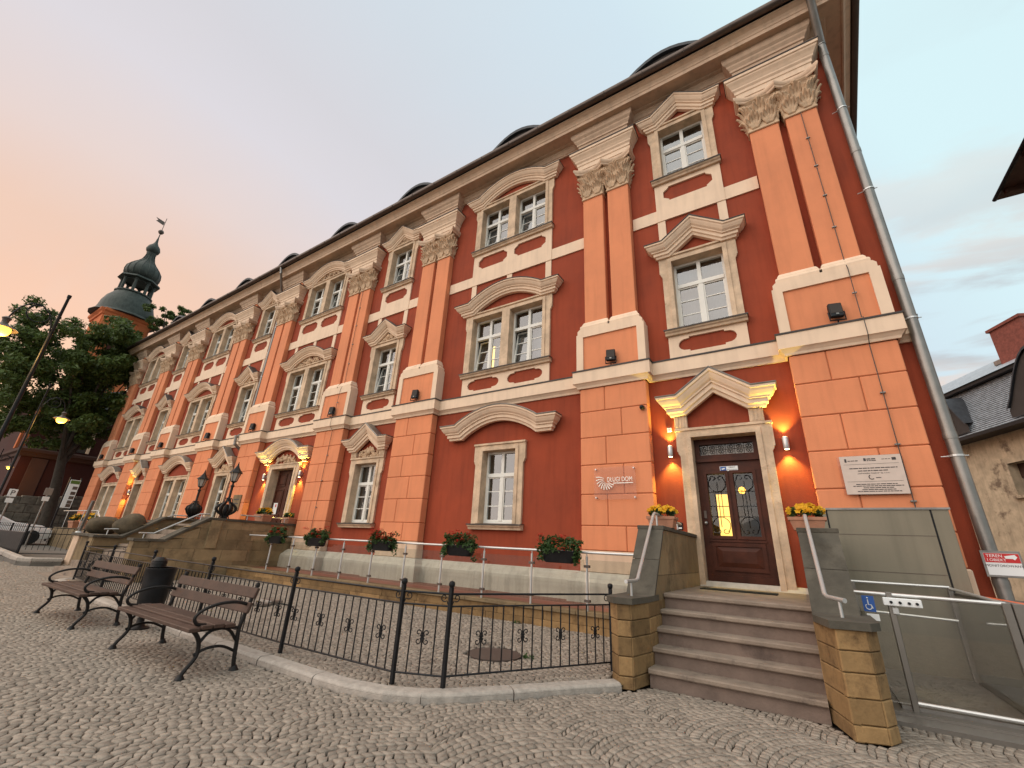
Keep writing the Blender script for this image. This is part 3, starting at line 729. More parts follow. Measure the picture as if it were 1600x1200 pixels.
for pi_, cx in enumerate(PC):
    pil = bpy.data.objects.new('pilaster', None); link(pil, house)
    B(cx - .745, cx + .745, -.222, 0, 1.36, 4.84).build('pier_core', 'orange_joint', pil)
    for k in range(6):
        z0, z1_ = ZB[k] + .006, ZB[k + 1] - .006; j = cx - .76 + 1.52 * (.36 if k % 2 else .60) + (.04 if pi_ % 3 == 1 else 0)
        for a, b in ((cx - .76, j - .006), (j + .006, cx + .76)):
            inst('ashlar_block', block_mesh(b - a, z1_ - z0), pil, ((a + b) / 2, 0, z0))
    CB(cx - .79, cx + .79, -.262, 0, .95, 1.355, .02).build('base_block', 'cream_stone', pil)
    # pedestal: frame with sunk orange panel
    ped = MB().plate([(cx - .82, 5.27), (cx - .65, 5.27), (cx - .65, 6.16), (cx + .65, 6.16), (cx + .65, 5.27), (cx + .82, 5.27), (cx + .82, 6.24), (cx + .79, 6.24), (cx + .79, 6.33), (cx + .74, 6.38), (cx - .74, 6.38), (cx - .79, 6.33), (cx - .79, 6.24), (cx - .82, 6.24)], [], -.30, 0, back=True)
    ped.build('pedestal', 'cream', pil)
    B(cx - .655, cx + .655, -.265, -.05, 5.27, 6.17).build('pedestal_panel', 'orange_stucco', pil)
    for s_ in (-1, 1):
        x = cx + s_ * .352
        MB().hsweep([(x - .285, 0), (x - .285, -.2), (x + .285, -.2), (x + .285, 0)], [(0, 6.36), (.085, 6.36), (.09, 6.44), (.08, 6.47), (.05, 6.50), (.045, 6.53), (.02, 6.58), (0, 6.60)]).build('shaft_base', 'cream', pil)
        CB(x - .285, x + .285, -.20, 0, 6.55, 10.52, .012).build('shaft', 'orange_stucco', pil)
        cap = inst('capital', BELLM, pil, (x, 0, 10.5))
        sub_ast(cap)
        def sub(nm, me, dx, dy, dz, rz=0, sc=(1, 1, 1)):
            o = bpy.data.objects.new(nm, me); link(o, cap); o.location = (dx, dy, dz); o.rotation_euler = (0, 0, rz); o.scale = sc
        for dx in (-.145, .145): sub('acanthus_leaf', LEAF, dx, -.19, .05, 0, (1.25, 1.1, 1.02))
        sub('acanthus_leaf', LEAF, 0, -.20, .27, 0, (1.45, 1.3, 1.2))
        for e in (-1, 1):
            sub('acanthus_leaf', LEAF, e * .27, -.10, .05, e * R(90), (1.2, 1, 1.0)); sub('acanthus_leaf', LEAF, e * .25, -.17, .27, e * R(45), (1.35, 1.2, 1.2))
            sub('volute', VOL, e * .16, -.12, .84, 0, (e, 1, 1))
        sub('fleuron', ROS, 0, -.27, .86, 0, (.75, .75, .75))
        sub('abacus', ABA, 0, 0, 0, 0, (s_, 1, 1))
    U = [(cx - .70, 0), (cx - .70, -.2), (cx + .70, -.2), (cx + .70, 0)]
    MB().hsweep(U, [(0, 11.53), (.03, 11.53), (.035, 11.62), (.05, 11.61), (.055, 11.75), (.075, 11.765), (.08, 11.84), (.115, 11.885), (.12, 11.92), (.16, 11.99), (.205, 12.05), (.215, 12.09), (.24, 12.10), (.245, 12.17), (0, 12.18)]).build('entablature', 'cream', pil)
    MB().hsweep(U, [(0, 12.18), (.26, 12.18), (.262, 12.20), (0, 12.215)]).build('entablature_flashing', 'flashing', pil)
    fz = MB(); fz.box(cx - .69, cx - .12, -.195, 0, 12.2, 12.62); fz.box(cx + .12, cx + .69, -.195, 0, 12.2, 12.62); fz.box(cx - .13, cx + .13, -.15, 0, 12.2, 12.62)
    fz.build('frieze', 'orange_stucco', pil)
    MB().hsweep(U, [(0, 12.50), (.035, 12.50), (.045, 12.56), (.075, 12.575), (.08, 12.63), (.13, 12.70), (.14, 12.74), (.19, 12.79), (.215, 12.86), (.22, 12.955), (0, 12.957)]).build('bed_mould', 'cream_stone', pil)

# windows
def tri_path(cx, w_, flat, rise, z): return [(cx - w_ / 2, z), (cx - w_ / 2 + flat, z), (cx, z + rise), (cx + w_ / 2 - flat, z), (cx + w_ / 2, z)]
def arc_path(cx, w_, flat, rise, z):
    P = [(cx - w_ / 2, z)]; a = w_ / 2 - flat
    for i in range(15):
        t = -1 + 2 * i / 14; P.append((cx + a * t, z + rise * (math.cos(t * math.pi / 2) ** .85 if abs(t) < 1 else 0)))
    return P + [(cx + w_ / 2, z)]
PPROF = [(0, 0), (0, .10), (.045, .115), (.06, .15), (.13, .155), (.135, .19), (.16, .195), (.19, .235), (.24, .27), (.275, .285), (.285, .31), (.32, .315), (.325, 0)]
FPROF = [(.325, 0), (.325, .325), (.34, .33), (.352, .32), (.355, 0)]
def relief_mesh(w_, h_, seed):
    r_ = random.Random(seed); m = MB()
    for s_ in (-1, 1):
        for k in range(9):
            x = s_ * w_ * (.04 + .40 * r_.random()); z = h_ * (.18 + .55 * r_.random()) * (1 - .9 * abs(x) / w_)
            rr = h_ * (.07 + .10 * r_.random())
            m.tube(spiral((x, -.035, z), rr, rr * .2, r_.random() * 6, r_.choice((-1, 1)) * 1.3, 16), [.016 + .010 * math.sin(i / 15 * 3.1) for i in range(16)], 5)
        for k in range(18):
            x = s_ * w_ * .47 * r_.random(); z = h_ * r_.random() * (.8 - 1.4 * abs(x) / w_); z = max(.03, z); a = r_.random() * 6.3; l = .05 + .05 * r_.random()
            m.tube([(x - l * math.cos(a), -.01, z - l * math.sin(a)), (x, -.05, z), (x + l * math.cos(a), -.015, z + l * math.sin(a))], [.008, .034, .008], 5)
    m.lathe([(0.001, -.1), (.07, -.05), (.085, 0), (.06, .07), (0.001, .11)], (0, -.03, h_ * .36), 10)
    return m
TILT = {(1, 2, 0), (1, 2, 1), (1, 1, 0), (1, 1, 1), (2, 2, 0), (2, 1, 0), (3, 2, 1), (4, 1, 0)}   # casements standing ajar
def window(bi, fl, x0, x1, z0, z1, kind):
    cx = (x0 + x1) / 2; dbl = kind == 2; w_ = x1 - x0
    holes = [(x0, x1)] if not dbl else [(x0, cx - .135), (cx + .135, x1)]
    e = .225; ztop = z1 + .19
    zl = z0 - (.0 if kind in (1, 2) else .03)
    ear = .055; ze = z1 - .28
    outer = [(x0 - e, zl), (x1 + e, zl), (x1 + e, ze - .08), (x1 + e + ear * .6, ze - .03), (x1 + e + ear * .6, ze), (x1 + e + ear, ze + .02), (x1 + e + ear, ztop), (x0 - e - ear, ztop), (x0 - e - ear, ze + .02), (x0 - e - ear * .6, ze), (x0 - e - ear * .6, ze - .03), (x0 - e, ze - .08)]
    if kind in (1, 2): hl = [rect(a, b, z0 + .012, z1) for a, b in holes]; pl = MB().plate(outer, hl, -.065, .26)
    else:   # open at the foot
        pl = MB().plate([(x0 - e, zl), (x0, zl), (x0, z1), (x1, z1), (x1, zl)] + outer[1:], [], -.075, .30)
    win = pl.build({'door': 'entrance_doorway', 'portal': 'portal_doorway', 'sidedoor': 'side_doorway'}.get(kind, 'window'), 'sandstone', house)
    # inner fillet of the architrave
    f_ = MB(); g_ = .09
    for a, b in ([(x0, x1)]):
        if kind in (1, 2): f_.plate(rect(a - g_, b + g_, z0 + .013, z1 + g_), [rect(a - .002, b + .002, z0 + .0135, z1 + .002)] if not dbl else [rect(p - .002, q + .002, z0 + .0135, z1 + .002) for p, q in holes], -.09, -.06)
        else: f_.plate([(a - g_, zl), (a - .002, zl), (a - .002, z1 + .002), (b + .002, z1 + .002), (b + .002, zl), (b + g_, zl), (b + g_, z1 + g_), (a - g_, z1 + g_)], [], -.10, -.07)
    f_.build('fillet', 'sandstone', win)
    f_ = MB(); f_.box(x0 - e - ear - .01, x1 + e + ear + .01, -.10, 0, ztop - .045, ztop + .002); f_.build('top_fillet', 'sandstone', win)
    # casements
    if kind in (1, 2):
        for hi, (a, b) in enumerate(holes):
            yq = .15; fr = MB(); c = (a + b) / 2; zt = z0 + (z1 - z0) * .665; T = .055
            fr.box(a, a + T, yq, yq + .07, z0 + .012, z1); fr.box(b - T, b, yq, yq + .07, z0 + .012, z1)
            fr.box(a + T, b - T, yq, yq + .07, z1 - T, z1); fr.box(a + T, b - T, yq, yq + .07, z0 + .012, z0 + .085)
            fr.box(a + T, b - T, yq - .02, yq + .07, zt - .045, zt + .045)
            fr.box(c - .045, c + .045, yq - .012, yq + .07, z0 + .085, zt - .045); fr.box(c - .04, c + .04, yq - .012, yq + .07, zt + .045, z1 - T)
            fr.box(c - .018, c + .018, yq - .013, yq - .012, z0 + .085, zt - .045)
            zs_ = [z0 + .085, 0, 0, zt - .045]; zs_[1] = zs_[0] + (zs_[3] - zs_[0]) / 3; zs_[2] = zs_[0] + 2 * (zs_[3] - zs_[0]) / 3
            cols = [(a + T, c - .045), (c + .045, b - T)]; fr_up = [(a + T, c - .04), (c + .04, b - T)]
            fr.build('casement', 'white_wood', win)
            for ci_, (p, q) in enumerate(cols):
                tl = math.tan(R(7.5)) if ci_ == 0 and (bi, fl, hi) in TILT else 0.
                sh_ = MB(); sh_.box(p, p + .03, yq + .008, yq + .06, zs_[0], zs_[3]); sh_.box(q - .03, q, yq + .008, yq + .06, zs_[0], zs_[3])
                sh_.box(p + .03, q - .03, yq + .008, yq + .06, zs_[0], zs_[0] + .03); sh_.box(p + .03, q - .03, yq + .008, yq + .06, zs_[3] - .03, zs_[3])
                for z in zs_[1:3]: sh_.box(p + .03, q - .03, yq + .02, yq + .045, z - .012, z + .012)
                sh_.v = [(x_, y_ + (z_ - zs_[0]) * tl, z_) for x_, y_, z_ in sh_.v]
                sh_.build('sash', 'white_wood', win)
                for k in range(3):
                    zc_ = (zs_[k] + zs_[k + 1]) / 2
                    inst('pane', PANE, win, ((p + q) / 2, yq + .034 + (zc_ - zs_[0]) * tl, zc_), (random.gauss(0, .006) - math.atan(tl), 0, random.gauss(0, .008)), (q - p - .05, 1, zs_[k + 1] - zs_[k] - .02))
            for (p, q) in fr_up:
                inst('pane', PANE, win, ((p + q) / 2, yq + .036, (zt + .045 + z1 - T) / 2), (random.gauss(0, .006), 0, random.gauss(0, .008)), (q - p + .01, 1, z1 - T - zt - .035))
            # sheer curtain
            top = z1 - .02 if (bi + fl + hi) % 3 else zt - .03
            cu = MB(); nn = 26; ph = bi * 1.7 + fl
            for i in range(nn + 1):
                x = a + (b - a) * i / nn; y = .36 + .014 * math.sin(i * 1.9 + ph) + .012 * math.sin(i * .7 + ph)
                cu.v += [(x, y, z0 - .05), (x, y + .02, top)]
            for i in range(nn):
                if i in (12, 13) and (bi + fl) % 2 == 0: continue
                cu.f.append((2 * i, 2 * i + 2, 2 * i + 3, 2 * i + 1))
            if fl == 1 and bi == 1 and hi == 0:
                B(a + .10, a + .36, .75, .78, z0 + .1, z0 + 1.2).build('lit_interior', 'interior_glow', win); cu.f = cu.f[len(cu.f) // 2:]
            if not (fl == 0 and bi == 1): cu.build('curtain', 'curtain', win, smooth='all', fix=False)
        # sill
        sl = MB().prism([(0.02, z0 - .13), (-.11, z0 - .13), (-.125, z0 - .085), (-.16, z0 - .06), (-.17, z0 - .015), (0.02, z0)], 'x', x0 - e - .04, x1 + e + .04); sl.build('sill', 'sandstone', win)
        MB().prism([(.14, z0 + .010), (-.18, z0 - .012), (-.185, z0 - .03), (-.19, z0 - .03), (-.19, z0 - .006), (.14, z0 + .022)], 'x', x0 - e - .06, x1 + e + .06).build('sill_flashing', 'flashing', win)
    # pediment
    relief = bi in (2, 3, 4) and kind != 'sidedoor' and not (fl == 2 and bi == 4 and False)
    pz = {2: 12.04, 1: 7.87, 0: 3.98}[fl]
    if fl == 0: yb = -.06
    else: yb = -.02
    single = bi % 2 == 0
    if single: PW, flat, rise = 1.50, .20, .40
    else: PW, flat, rise = (2.95, .32, .42)
    if fl == 0 and bi == 1: PW = 2.95
    if fl == 0 and bi == 3: PW, flat, rise = 2.9, .45, .40
    path = tri_path(cx if fl or bi != 0 else cx - .05, PW, flat, rise, pz) if single else arc_path(cx if not (fl == 0 and bi == 1) else BAYS[1][0], PW, flat, rise, pz)
    scl = 1.0 if fl else 1.12
    pp = [(h * scl, d * (1.0 if fl < 2 else .92)) for h, d in PPROF]; ff = [(.325 * scl + (h - .325), d * (1.0 if fl < 2 else .92)) for h, d in FPROF]
    MB().vsweep(path, pp, yb).build('pediment', 'cream', win)
    MB().vsweep(path, ff, yb).build('pediment_flashing', 'flashing' if fl else 'zinc', win)
    pcx = path[0][0] + PW / 2
    if fl == 2: # block closing the strip between lintel and mouldings
        pass
    for s_ in (-1, 1):      # console blocks carrying the pediment ends
        x = pcx + s_ * (PW / 2 - flat / 2 + .02)
        if fl == 0 and bi == 1: continue
        hw = .10 if fl == 0 else .12
        kz0 = ztop
        if pz - kz0 > .02:
            k_ = MB()
            if single or fl == 0:
                k_.cbox(x - hw - .02, x + hw + .02, -.10, 0, kz0 - .0, pz + .01, .01)
                for g2 in (-1, 0, 1): k_.box(x + g2 * .06 - .014, x + g2 * .06 + .014, -.115, -.09, kz0 + .03, pz - .02)
            else: k_.box(x - flat / 2, x + flat / 2, -.07, 0, kz0, pz + .01)
            k_.build('console', 'cream_stone' if fl else 'sandstone', win)
    if relief:
        rw, rh = (1.0, .46) if single else (1.7, .50)
        if fl == 0 and bi == 3: rw, rh = 1.35, .50
        me = relief_mesh(rw, rh, bi * 10 + fl); me.v = [(x + cx, y - .005, z + ztop + .0) for x, y, z in me.v]
        me.build('carved_relief', 'carved_stone', win, smooth='all')
    # apron panels
    if fl in (1, 2):
        ax0, ax1 = x0 - e, x1 + e
        if fl == 1:
            hs = [stadium(ax0 + .2, ax1 - .2, 5.405, 5.75)] if not dbl else [stadium(ax0 + .2, cx - .14, 5.405, 5.75), stadium(cx + .14, ax1 - .2, 5.405, 5.75)]
            MB().plate(rect(ax0, ax1, 5.285, z0 - .125), hs, -.045, .0).build('apron_panel', 'cream', win)
        else:
            hs = [octa(ax0 + .2, ax1 - .2, 9.58, 10.02, .13)] if not dbl else [octa(ax0 + .2, cx - .13, 9.58, 10.02, .13), octa(cx + .13, ax1 - .2, 9.58, 10.02, .13)]
            MB().plate(rect(ax0, ax1, 9.375, z0 - .125), hs, -.045, .0).build('apron_panel', 'cream', win)
            l_, r_ = PC[bi + 1] + .66, PC[bi] - .66
            bnd = MB(); bnd.box(l_, r_, -.032, 0, 9.02, 9.372); bnd.box(ax0 - .004, ax1 + .004, -.047, 0, 9.016, 9.374); bnd.build('band', 'cream', win)
            for x in ([ax0 + .09, ax1 - .09] if not dbl else [ax0 + .1, cx, ax1 - .1]): B(x - .09, x + .09, -.03, 0, 8.2 if not dbl else (8.45 if x == cx else 8.2), 9.018).build('band_strip', 'cream', win)
    return win
DOORS = {}
for w_ in WINS:
    DOORS[(w_[0], w_[1])] = window(*w_)

# ------------------------------------------------------------------ doors (parts of the house)
dw = DOORS[(0, 0)]; dx0, dx1, dz0, dz1 = [w_ for w_ in WINS if w_[0] == 0 and w_[1] == 0][0][2:6]
yd = .17
door = bpy.data.objects.new('entrance_door', None); link(door, house)
DPANE = MB().add([(-.5, 0, -.5), (.5, 0, -.5), (.5, 0, .5), (-.5, 0, .5)], [(0, 1, 2, 3)]).mesh('pane', 'door_glass')
d = MB(); d.box(dx0, dx1, yd, yd + .09, 3.04, 3.16); d.box(dx0 + .02, dx1 - .02, yd - .05, yd, 3.07, 3.13)
d.box(dx0, dx0 + .09, yd, yd + .09, 3.16, dz1); d.box(dx1 - .09, dx1, yd, yd + .09, 3.16, dz1); d.box(dx0 + .09, dx1 - .09, yd, yd + .09, dz1 - .11, dz1); d.box(dx0 + .09, dx1 - .09, yd, yd + .09, 3.16, 3.21)
d.build('transom_frame', 'brown_wood', door)
L0, L1 = dx0 + .0, dx1
cxd = (L0 + L1) / 2
panes = [(L0 + .17, cxd - .07, 1.72, 2.84), (cxd + .07, L1 - .17, 1.72, 2.84)]
MB().plate(rect(L0, L1, .93, 3.04), [rect(*p) for p in panes], yd, yd + .07, back=True).build('leaf', 'brown_wood', door)
m = MB()
for p in panes:
    m.plate(rect(p[0] - .055, p[1] + .055, p[2] - .055, p[3] + .055), [rect(p[0] - .003, p[1] + .003, p[2] - .003, p[3] + .003)], yd - .02, yd + .001)
m.plate(rect(L0 + .13, L1 - .13, 1.13, 1.60), [rect(L0 + .19, L1 - .19, 1.19, 1.54)], yd - .022, yd + .001)
m.add([(L0 + .20, yd - .002, 1.20), (L1 - .20, yd - .002, 1.20), (L1 - .20, yd - .002, 1.53), (L0 + .20, yd - .002, 1.53), (L0 + .29, yd - .022, 1.27), (L1 - .29, yd - .022, 1.27), (L1 - .29, yd - .022, 1.46), (L0 + .29, yd - .022, 1.46)], [(0, 1, 5, 4), (1, 2, 6, 5), (2, 3, 7, 6), (3, 0, 4, 7), (4, 5, 6, 7)])
m.box(L0 + .02, L1 - .02, yd - .03, yd, .94, 1.06); m.box(L0 + .10, L1 - .10, yd - .018, yd, 1.615, 1.645)
m.build('mouldings', 'brown_wood', door)
for p in panes:
    inst('pane', DPANE, door, ((p[0] + p[1]) / 2, yd + .045, (p[2] + p[3]) / 2), (0, 0, 0), (p[1] - p[0] + .02, 1, p[3] - p[2] + .02))
    gr = MB(); c = (p[0] + p[1]) / 2; hw = (p[1] - p[0]) / 2; yy = yd + .022
    for zz_, s_ in ((p[3] - .17, 1), (p[2] + .17, -1)):
        for e in (-1, 1):
            gr.tube([(c, yy, zz_ - .16 * s_)] + [(c + e * hw * .93 * math.sin(t), yy, zz_ - .16 * s_ + .28 * s_ * (1 - math.cos(t)) / 2 * 1.05) for t in [i * 2.4 / 9 for i in range(1, 10)]] + spiral((c + e * hw * .38, yy, zz_ + .085 * s_), .06, .02, 0 if e > 0 else math.pi, e * s_ * .8, 10), .006, 5)
        gr.tube([(c, yy, zz_ - .16 * s_), (c, yy, zz_ + .02 * s_)], .006, 5); gr.box(p[0], p[1], yy - .005, yy + .005, zz_ - .165 * s_ - .005, zz_ - .165 * s_ + .005)
    for x in (c - hw * .35, c, c + hw * .35): gr.tube([(x, yy, p[2] + .33), (x, yy, p[3] - .33)], .0055, 5)
    gr.box(p[0], p[1], yy - .005, yy + .005, 2.235, 2.247)
    gr.build('grille', 'black_metal', door)
inst('pane', DPANE, door, (cxd, yd + .06, 3.315), (0, 0, 0), (dx1 - dx0 - .18, 1, .21))
gr = MB()
for k in range(6):
    x = dx0 + .16 + k * .16; yy = yd + .04
    for e in (-1, 1):
        gr.tube(spiral((x + e * .03, yy, 3.36), .035, .012, 1.5, e * 1.1, 12), .006, 5); gr.tube(spiral((x + e * .03, yy, 3.27), .035, .012, -1.5, -e * 1.1, 12), .006, 5)
    gr.tube([(x + .075, yy, 3.22), (x + .075, yy, 3.41)], .005, 5)
gr.tube([(dx0 + .1, yy, 3.315), (dx1 - .1, yy, 3.315)], .005, 5)
gr.build('transom_grille', 'black_metal', door)
B(dx0 + .1, dx1 - .1, yd + .20, yd + .22, 3.2, 3.42).build('transom_lit_sheet', 'plaque', door)  # pale sheet, its colour standing in for the lit interior behind the transom
m = MB(); m.lathe([(0.001, -.03), (.022, -.024), (.028, 0), (.022, .02), (.010, .03), (.010, .06)], (0, 0, 0), 12)
m.v = [(x + L0 + .075, z * -1 + yd - .03, y + 1.94) for x, y, z in m.v]; m.build('knob', 'steel', door, smooth=True)
CB(L0 + .05, L0 + .10, yd - .012, yd, 2.02, 2.16, .003).build('lock_plate', 'gutter_metal', door)
B(dx0 - .2, dx1 + .2, -.05, .3, .86, .905).build('threshold', 'step_tread', door)
# warm hall seen through the left pane
hall = MB(); hall.box(cxd - .42, cxd - .12, 1.30, 1.34, 1.6, 2.6); hall.build('hall_light', 'interior_glow', door)
MB().lathe([(.001, -.07), (.05, -.05), (.07, 0), (.05, .05), (.001, .07)], (cxd + .12, .9, 2.62), 12).build('pane_lamp_glint', 'lamp_on', door, smooth='all')  # glowing ball added to imitate a warm lamp's reflection in the right pane
# portal in the third double bay
px0, px1, pz0, pz1 = [w_ for w_ in WINS if w_[0] == 3 and w_[1] == 0][0][2:6]
pd = bpy.data.objects.new('portal_door', None); link(pd, house)
for s_ in (0, 1):
    a = px0 + s_ * (px1 - px0) / 2 + .005; b = px0 + (s_ + 1) * (px1 - px0) / 2 - .005
    m = MB().box(a, b, .22, .28, pz0, pz1)
    for z0_, z1_ in ((pz0 + .12, pz0 + .55), (pz0 + .65, pz0 + 1.45), (pz0 + 1.55, pz1 - .12)):
        m.plate(rect(a + .10, b - .10, z0_, z1_), [rect(a + .14, b - .14, z0_ + .04, z1_ - .04)], .195, .221); m.cbox(a + .18, b - .18, .20, .221, z0_ + .08, z1_ - .08, .012)
    m.build('leaf', 'brown_wood', pd)
B(px0 + .20, px0 + .46, .185, .193, pz0 + .55, pz0 + .95).build('notice', 'white_paint', pd)
B(px0 + .33, px0 + .40, .180, .184, pz0 + .8, pz0 + .9).build('notice_mark', 'sign_red', pd)
sx0, sx1, sz0, sz1 = [w_ for w_ in WINS if w_[0] == 6 and w_[1] == 0][0][2:6]
sd = bpy.data.objects.new('side_door', None); link(sd, house)
m = MB().box(sx0, sx1, .22, .28, sz0, sz1)
for z0_, z1_ in ((sz0 + .15, sz0 + .9), (sz0 + 1.05, sz1 - .15)): m.cbox(sx0 + .15, sx1 - .15, .19, .221, z0_, z1_, .02)
m.build('leaf', 'brown_wood', sd)

# ------------------------------------------------------------------ downpipes, wires
def pipe(name, label, pts, r_, clamps, mat_='zinc'):
    t = thing(name, label, 'pipe', pts[-1])
    for i in range(len(pts) - 1):
        a, b = Vector(pts[i]), Vector(pts[i + 1])
        MB().tube([a, b], r_, 14).build('pipe_section', mat_, t, smooth=True)
    for p in pts[1:-1]: MB().lathe([(r_ + .006, -.05), (r_ + .008, 0), (r_ + .006, .05)], p, 14).build('joint_sleeve', mat_, t, smooth=True)
    for x, y, z in clamps:
        m = MB(); m.lathe([(r_ + .01, -.014), (r_ + .01, .014)], (x, y, z), 14); m.tube([(x - r_ - .09, y + .02, z), (x - r_, y, z)], .008, 6); m.tube([(x + r_, y, z), (x + r_ + .05, y, z)], .008, 6); m.build('clamp', 'steel', t)
    return t
pipe('downpipe', 'fat grey zinc downpipe on the right corner of the palace', [(2.02, -.84, 13.28), (2.02, -.80, 13.05), (2.10, -.16, 12.25), (2.10, -.13, 11.9), (2.10, -.13, 9.0), (2.10, -.13, 6.0), (2.10, -.13, 3.2), (2.12, -.13, 1.2), (2.12, -.13, .95)], .078, [(2.10, -.13, z) for z in (10.2, 8.0, 5.2, 2.9)])
MB().tube([(2.12, -.13, .96), (2.12, -.13, 0)], .082, 14).build('pipe_boot', 'black_metal', bpy.data.objects['downpipe'], smooth=True)
pipe('downpipe', 'thin grey downpipe beside the fourth pilaster of the facade', [(-18.9, -.86, 13.28), (-18.9, -.80, 13.0), (-19.38, -.30, 12.3), (-19.40, -.12, 11.9), (-19.40, -.12, 9.0), (-19.40, -.12, 5.32), (-19.45, -.45, 5.15), (-19.45, -.42, 4.85), (-19.42, -.10, 4.6), (-19.42, -.10, 1.5)], .055, [(-19.40, -.12, z) for z in (10.5, 8.0, 6.0)])
def wire(label, x, segs):
    t = thing('lightning_conductor', label, 'cable', segs[-1])
    MB().tube(segs, .007, 5).build('wire', 'flashing', t)
    for i in range(len(segs) - 1):
        a, b = Vector(segs[i]), Vector(segs[i + 1]); n = int((b - a).length / .9)
        for k in range(1, n + 1):
            p = a.lerp(b, k / (n + 1)); CB(p.x - .035, p.x + .035, p.y - .004, p.y + .035, p.z - .012, p.z + .012, .004).build('clip', 'zinc', t)
wire('thin lightning wire down the right end pilaster', 0, [(1.42, -.225, 10.5), (1.45, -.225, 6.55), (1.45, -.335, 6.3), (1.45, -.335, 5.3), (1.46, -.40, 5.28), (1.46, -.40, 4.95), (1.46, -.275, 4.8), (1.46, -.275, 1.4)])
wire('thin lightning wire down the pilaster left of the single windows', 0, [(-13.02, -.225, 10.5), (-12.98, -.225, 6.55), (-12.98, -.335, 6.3), (-13.05, -.335, 5.3), (-13.05, -.40, 5.28), (-13.05, -.40, 4.95), (-13.05, -.275, 4.8), (-13.1, -.275, 1.4)])

# ------------------------------------------------------------------ floodlights on the string course
ORD = ['rightmost', 'second from the right', 'third from the right', 'fourth from the right', 'fifth from the right', 'sixth from the right', 'third from the left', 'second from the left', 'leftmost']
fl0 = None
for i, cx in enumerate(PC):
    lab = 'black floodlight on the facade ledge, %s of the row' % ORD[i]
    loc = (cx + .06, -.40, 5.28)
    if fl0 is None:
        t = thing('floodlight', lab, 'floodlight', loc, 'floodlights along the ledge'); fl0 = t
        x, y, z = loc
        m = CB(x - .10, x + .10, y - .03, y + .05, z + .09, z + .37, .012)
        for k in range(5): m.box(x - .09 + k * .04, x - .07 + k * .04, y + .05, y + .08, z + .12, z + .34)
        o = m.build('housing', 'black_metal', t)
        B(x - .085, x + .085, y - .036, y - .03, z + .16, z + .355).build('front_glass', 'dark_room', t)
        MB().tube([(x - .115, y + .01, z + .2), (x - .115, y + .01, z + .03), (x + .115, y + .01, z + .03), (x + .115, y + .01, z + .2)], .014, 6).build('bracket', 'black_metal', t)
        MB().tube([(x, y + .01, z + .03), (x, y + .04, z - .0)], .012, 6).build('foot', 'black_metal', t)
        B(x - .02, x + .02, y - .042, y - .036, z + .12, z + .15).build('badge', 'zinc', t)
    else: copy_tree(fl0, loc, label=lab)
for o in [o for o in C.objects if o.name.startswith('floodlight')]: o.rotation_euler = (R(-6), 0, R(12))

# ------------------------------------------------------------------ wall lamps, lit
def sconce(x, z, lab, y=-.09, pw=48.):
    t = thing('wall_lamp', lab, 'wall lamp', (x, y, z), 'lit cylinder lamps beside the doors')
    MB().lathe([(.042, -.11), (.048, -.10), (.048, .10), (.042, .11)], (x, y, z), 18).build('cylinder', 'steel', t, smooth=True)
    CB(x - .03, x + .03, y, 0, z - .05, z + .05, .004).build('wall_mount', 'steel', t)
    for s_ in (-1, 1):
        m = MB().lathe([(0.001, 0), (.036, .001)], (x, y, z + s_ * .112), 14); m.build('lens', 'sconce_lens', t)
        li = bpy.data.lights.new('lamp_light', 'SPOT'); li.energy = pw; li.color = (1, .80, .18); li.spot_size = R(95); li.spot_blend = .8; li.shadow_soft_size = .03
        lo = bpy.data.objects.new('lamp_light', li); link(lo, t); lo.location = (0, 0, s_ * .125); lo.rotation_euler = (0 if s_ < 0 else R(180), 0, 0)
sconce(-1.95, 3.28, 'lit steel cylinder lamp left of the glazed entrance door')
sconce(.02, 3.28, 'lit steel cylinder lamp right of the glazed entrance door')
sconce(-17.10, 3.42, 'lit cylinder lamp left of the brown double portal door')
sconce(-14.72, 3.42, 'lit cylinder lamp right of the brown double portal door')
sconce(-30.75, 3.18, 'lit cylinder lamp by the narrow side door at the far end')

# ------------------------------------------------------------------ small fittings on the front
t = thing('dome_camera', 'small black camera on the pilaster left of the entrance', 'camera', (-2.40, -.26, 4.2))
MB().lathe([(.045, -.03), (.05, 0), (.045, .03)], (-2.40, -.27, 4.21), 14).build('mount', 'black_metal', t)
MB().lathe([(0.001, -.055), (.025, -.048), (.043, -.025), (.048, 0), (.043, .025), (0.001, .05)], (-2.40, -.31, 4.21), 14).build('lens_ball', 'black_metal', t, smooth='all')
t = thing('sensor_box', 'small white sensor box above the left entrance lamp', 'sensor', (-1.95, -.02, 3.74)); CB(-1.99, -1.90, -.04, 0, 3.70, 3.78, .008).build('case', 'white_paint', t); B(-1.97, -1.92, -.045, -.04, 3.715, 3.735).build('lens', 'frosted', t)
t = thing('keypad', 'small dark keypad on the wall left of the entrance door', 'keypad', (-1.90, -.02, 1.85)); CB(-1.945, -1.855, -.03, 0, 1.80, 1.93, .006).build('case', 'black_metal', t); B(-1.93, -1.87, -.034, -.03, 1.815, 1.84).build('label_strip', 'white_paint', t)
